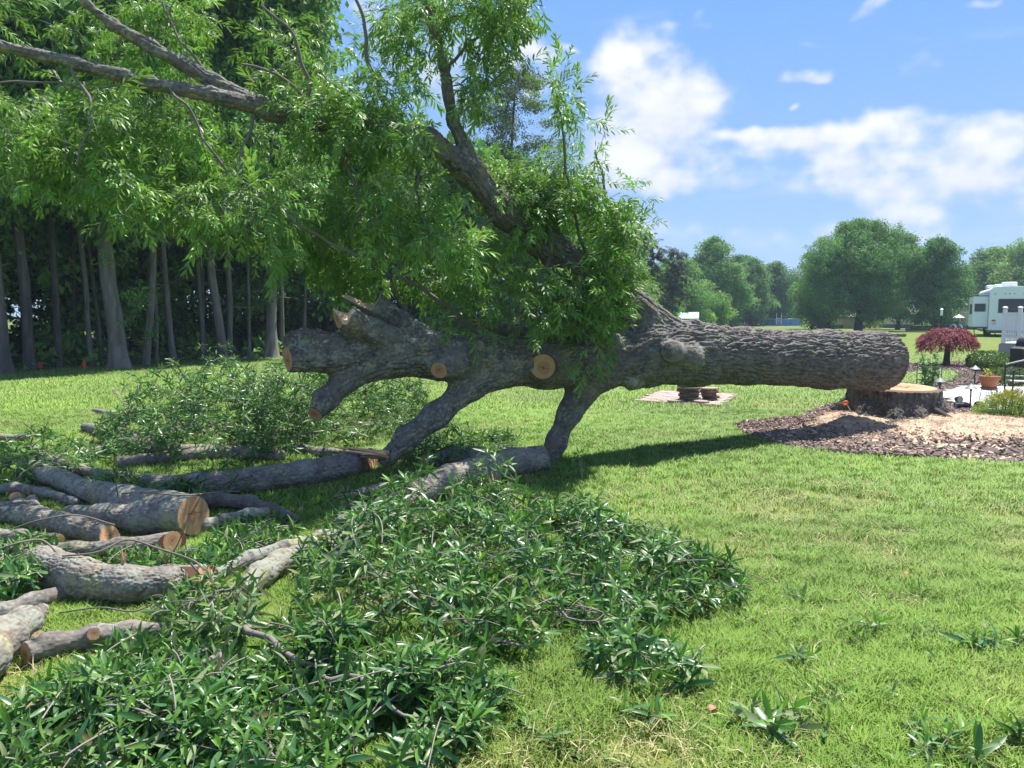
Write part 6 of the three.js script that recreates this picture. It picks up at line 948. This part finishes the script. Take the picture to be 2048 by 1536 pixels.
// farther things
{
  let b = P(1795, 672, 60); b.y = 0; let t = thing('straw_roll', 'brown straw roll lying alone on the far lawn right of the trunk', 'roll', b); part('roll', bare([new THREE.CylinderGeometry(.13, .14, 1.25, 12, 6).rotateZ(Math.PI / 2).translate(0, .13, 0)]), std(.2, .16, .1, 1), t); for (const x of [-.4, 0, .42]) part('band', new THREE.TorusGeometry(.142, .012, 6, 16).rotateY(Math.PI / 2).translate(x, .13, 0), std(.1, .08, .05, 1), t);
  b = P(1880, 690, 42); b.y = 0; t = thing('bird_feeder_pole', 'thin dark pole with a small white feeder above the red maple', 'pole', b); const hh = P(1880, 619, 42).y; part('pole', bar(V(0, 0, 0), V(0, hh - .2, 0), .022, 7), blackM, t); part('feeder', bare([new THREE.CylinderGeometry(.06, .06, .34, 12).translate(0, hh - .16, 0), new THREE.ConeGeometry(.1, .08, 12).translate(0, hh + .04, 0)]), white, t); part('hook', bar(V(0, hh - .35, 0), V(.12, hh - .25, 0), .012, 6), blackM, t);
  // pool
  b = P(1560, 655, 130); b.y = 0; const kp = 130 / F, r = 39 * kp, h = P(1560, 638, 130).y; t = thing('pool', 'round blue above-ground pool on the far lawn', 'pool', b);
  const blue = [std(.05, .19, .52, .5), std(.065, .22, .56, .5)]; for (let i = 0; i < 22; i++) { const a = i / 22 * 6.283, a2 = (i + 1) / 22 * 6.283, m = part('wall_panel', new THREE.CylinderGeometry(r, r, h, 4, 1, true, a, a2 - a - .012).translate(0, h / 2, 0), blue[i % 2], t); part('upright', box(.12, h, .06, Math.sin(a) * (r + .02), h / 2, Math.cos(a) * (r + .02)), std(.12, .3, .6, .5), m); }
  part('top_rail', new THREE.TorusGeometry(r, .07, 6, 44).rotateX(Math.PI / 2).translate(0, h, 0), std(.35, .42, .48, .5), t); part('water', new THREE.CylinderGeometry(r - .05, r - .05, .02, 40).translate(0, h * .85, 0), std(.08, .3, .45, .1), t);
  const lx = -1.5, ld = part('ladder', bare([bar(V(lx - .3, .2, r - .2), V(lx - .3, h + 1, r - .2), .05), bar(V(lx + .5, .2, r - .2), V(lx + .5, h + .9, r - .2), .05), ...[.3, .6, .9, 1.2].map(q => bar(V(lx - .3, q, r - .2), V(lx + .5, q, r - .2), .04))]), white, t); ld.position.z = .3;
  // green-roofed shed
  const shed = (label, x0, x1, eave, ridge, d, depth, wall, roof, turn = 0, o = {}) => {
    const c = P((x0 + x1) / 2, 660, d); c.y = 0; const s = thing(o.name || 'shed', label, o.cat || 'shed', c, turn), W = (x1 - x0) * d / F, e = P(1024, eave, d).y, rg = P(1024, ridge, d).y, wm = std(...wall, .8);
    part('wall', box(W, e, .12, 0, e / 2, depth / 2 - .06), wm, s); part('wall', box(W, e, .12, 0, e / 2, -depth / 2 + .06), wm, s);
    for (const sx of [-1, 1]) { const g = new THREE.Shape(); g.moveTo(-depth / 2 + .12, 0); g.lineTo(-depth / 2 + .12, e); g.lineTo(0, rg - .05); g.lineTo(depth / 2 - .12, e); g.lineTo(depth / 2 - .12, 0); part('gable', new THREE.ExtrudeGeometry(g, { depth: .12, bevelEnabled: false }).rotateY(Math.PI / 2).translate(sx > 0 ? W / 2 - .12 : -W / 2, 0, 0), wm, s); }
    const sl = Math.hypot(depth / 2 + .25, rg - e + .1), an = Math.atan2(rg - e + .1, depth / 2 + .25);
    for (const sz of [-1, 1]) { const g = new THREE.BoxGeometry(W + .5, .08, sl).rotateX(sz * an).translate(0, (e + rg) / 2 + .02, sz * (depth / 4 + .1)); part('roof', g, std(...roof, .6), s); }
    if (o.door) { const dd = part('door', box(1.6, Math.min(2, e * .85), .06, -W * .1, Math.min(2, e * .85) / 2, depth / 2 + .03), std(...wall.map(q => q * .7), .7), s); part('handle', box(.05, .2, .05, .2 - W * .1, 1, depth / 2 + .08), dark, dd); }
    if (o.windows) for (const x of o.windows) { const w = part('window', box(1.0, 1.2, .06, x, e * .55, depth / 2 + .02), white, s); part('pane', box(.84, 1.04, .03, x, e * .55, depth / 2 + .05), glass, w); }
    if (o.skirt) part('foundation', box(W + .04, .5, depth + .04, 0, .25, 0), std(.12, .11, .11, .9), s);
    return s;
  };
  shed('small pale shed with light green metal roof behind the trunk', 1338, 1392, 637, 626, 88, 3.2, [.55, .62, .58], [.28, .46, .38], -.25, { door: 1 });
  shed('cream shed standing in the shade of the great spreading tree', 1662, 1712, 634, 622, 100, 5, [.46, .42, .33], [.12, .11, .1], 0, { skirt: 1, door: 1 });
  shed('cream low house wall glimpsed right of the spreading tree', 1779, 1822, 630, 615, 104, 6, [.62, .58, .36], [.14, .12, .11], 0, { name: 'house', cat: 'house', skirt: 1, windows: [.6] });
  const hs = shed('pale house with brown roof and open porch left of the camper', 1912, 1960, 620, 600, 95, 7, [.5, .5, .47], [.19, .15, .125], 0, { name: 'house', cat: 'house', skirt: 1, windows: [-.8, .9] });
  const W = 48 * 95 / F, py = P(1024, 620, 95).y; for (const x of [-W / 2 + .1, 0, W / 2 - .1]) part('porch_post', box(.12, py, .12, x, py / 2, 5.4), white, hs); part('porch_roof', box(W + .3, .12, 2.4, 0, py + .05, 4.5), std(.19, .15, .125, .8), hs); part('porch_floor', box(W, .5, 2.2, 0, .25, 4.5), std(.12, .07, .06, .9), hs); for (let i = 0; i < 14; i++) part('baluster', box(.05, .8, .05, -W / 2 + .2 + i * (W - .4) / 13, .9, 5.5), std(.35, .33, .3, .8), hs); part('porch_rail', box(W, .06, .08, 0, 1.33, 5.5), std(.35, .33, .3, .8), hs);
  b = P(1916, 660, 84); b.y = 0; t = thing('patio_umbrella', 'white patio umbrella open in front of the porch', 'umbrella', b); const uh = P(1024, 629, 84).y; part('pole', bar(V(0, 0, 0), V(0, uh, 0), .03), greyM, t); part('canopy', new THREE.ConeGeometry(.6, .36, 8).translate(0, uh - .16, 0), white, t);
  b = P(1912, 660, 78); b.y = 0; t = thing('lawn_tractor', 'small lawn tractor with pale fenders parked beyond the red maple', 'lawn tractor', b, .3); for (const x of [-.38, .38]) { part('fender', new THREE.TorusGeometry(.3, .09, 8, 14, Math.PI).rotateY(Math.PI / 2).translate(x, .42, 0), white, t); const w = part('wheel', new THREE.CylinderGeometry(.27, .27, .22, 18).rotateZ(Math.PI / 2).translate(x, .27, 0), std(.02, .02, .02, .9), t); part('hub', new THREE.CylinderGeometry(.1, .1, .24, 12).rotateZ(Math.PI / 2).translate(x, .27, 0), white, w); } part('body', rbox(.5, .3, 1.3, .06, 0, .42, -.3), std(.15, .03, .03, .5), t); part('seat', rbox(.4, .4, .12, .04, 0, .85, .05), dark, t); part('steering_wheel', new THREE.TorusGeometry(.15, .015, 6, 16).rotateX(1.1).translate(0, .9, -.45), dark, t);
  b = P(1650, 664, 84); b.y = 0; t = thing('garden_chair', 'dark wooden chair in the shade before the cream shed', 'chair', b, .2); part('seat', box(.6, .05, .5, 0, .42, 0), std(.2, .18, .16, .8), t); part('backrest', bare([-.22, -.07, .08, .23].map(x => box(.1, .55, .03, x, .75, -.24))), std(.2, .18, .16, .8), t); for (const [x, z] of [[-.27, -.22], [.27, -.22], [-.27, .22], [.27, .22]]) part('leg', box(.05, .42, .05, x, .2, z), std(.2, .18, .16, .8), t);
  // post-and-rail fence behind the spreading tree
  b = P(1740, 660, 108); b.y = 0; t = thing('rail_fence', 'pale rail fence in the sun beyond the spreading tree', 'fence', b); for (let i = 0; i < 6; i++) part('post', box(.1, 1.1, .1, -3.6 + i * 1.4, .55, 0), std(.45, .44, .4, .8), t); for (const y of [.35, .7, 1.0]) part('rail', box(7.4, .1, .05, 0, y, .07), std(.45, .44, .4, .8), t);
  b = P(1862, 664, 82); b.y = 0; t = thing('low_wall', 'low dark retaining wall under the dark rounded tree', 'wall', b); for (let j = 0; j < 2; j++) for (let i = 0; i < 5; i++) part('block', rbox(.98, .28, .3, .03, -2.2 + i * 1.0 + j * .45, .15 + j * .29, 0), std(.1, .1, .105, .9), t);
}
// haze that pales the far trees
scene.fog = new THREE.FogExp2(new THREE.Color().setRGB(.62, .78, 1), 0.0006);
scene.traverse(o => { if (o.isMesh) { o.castShadow = true; o.receiveShadow = true; } });
renderer.render(scene, camera);
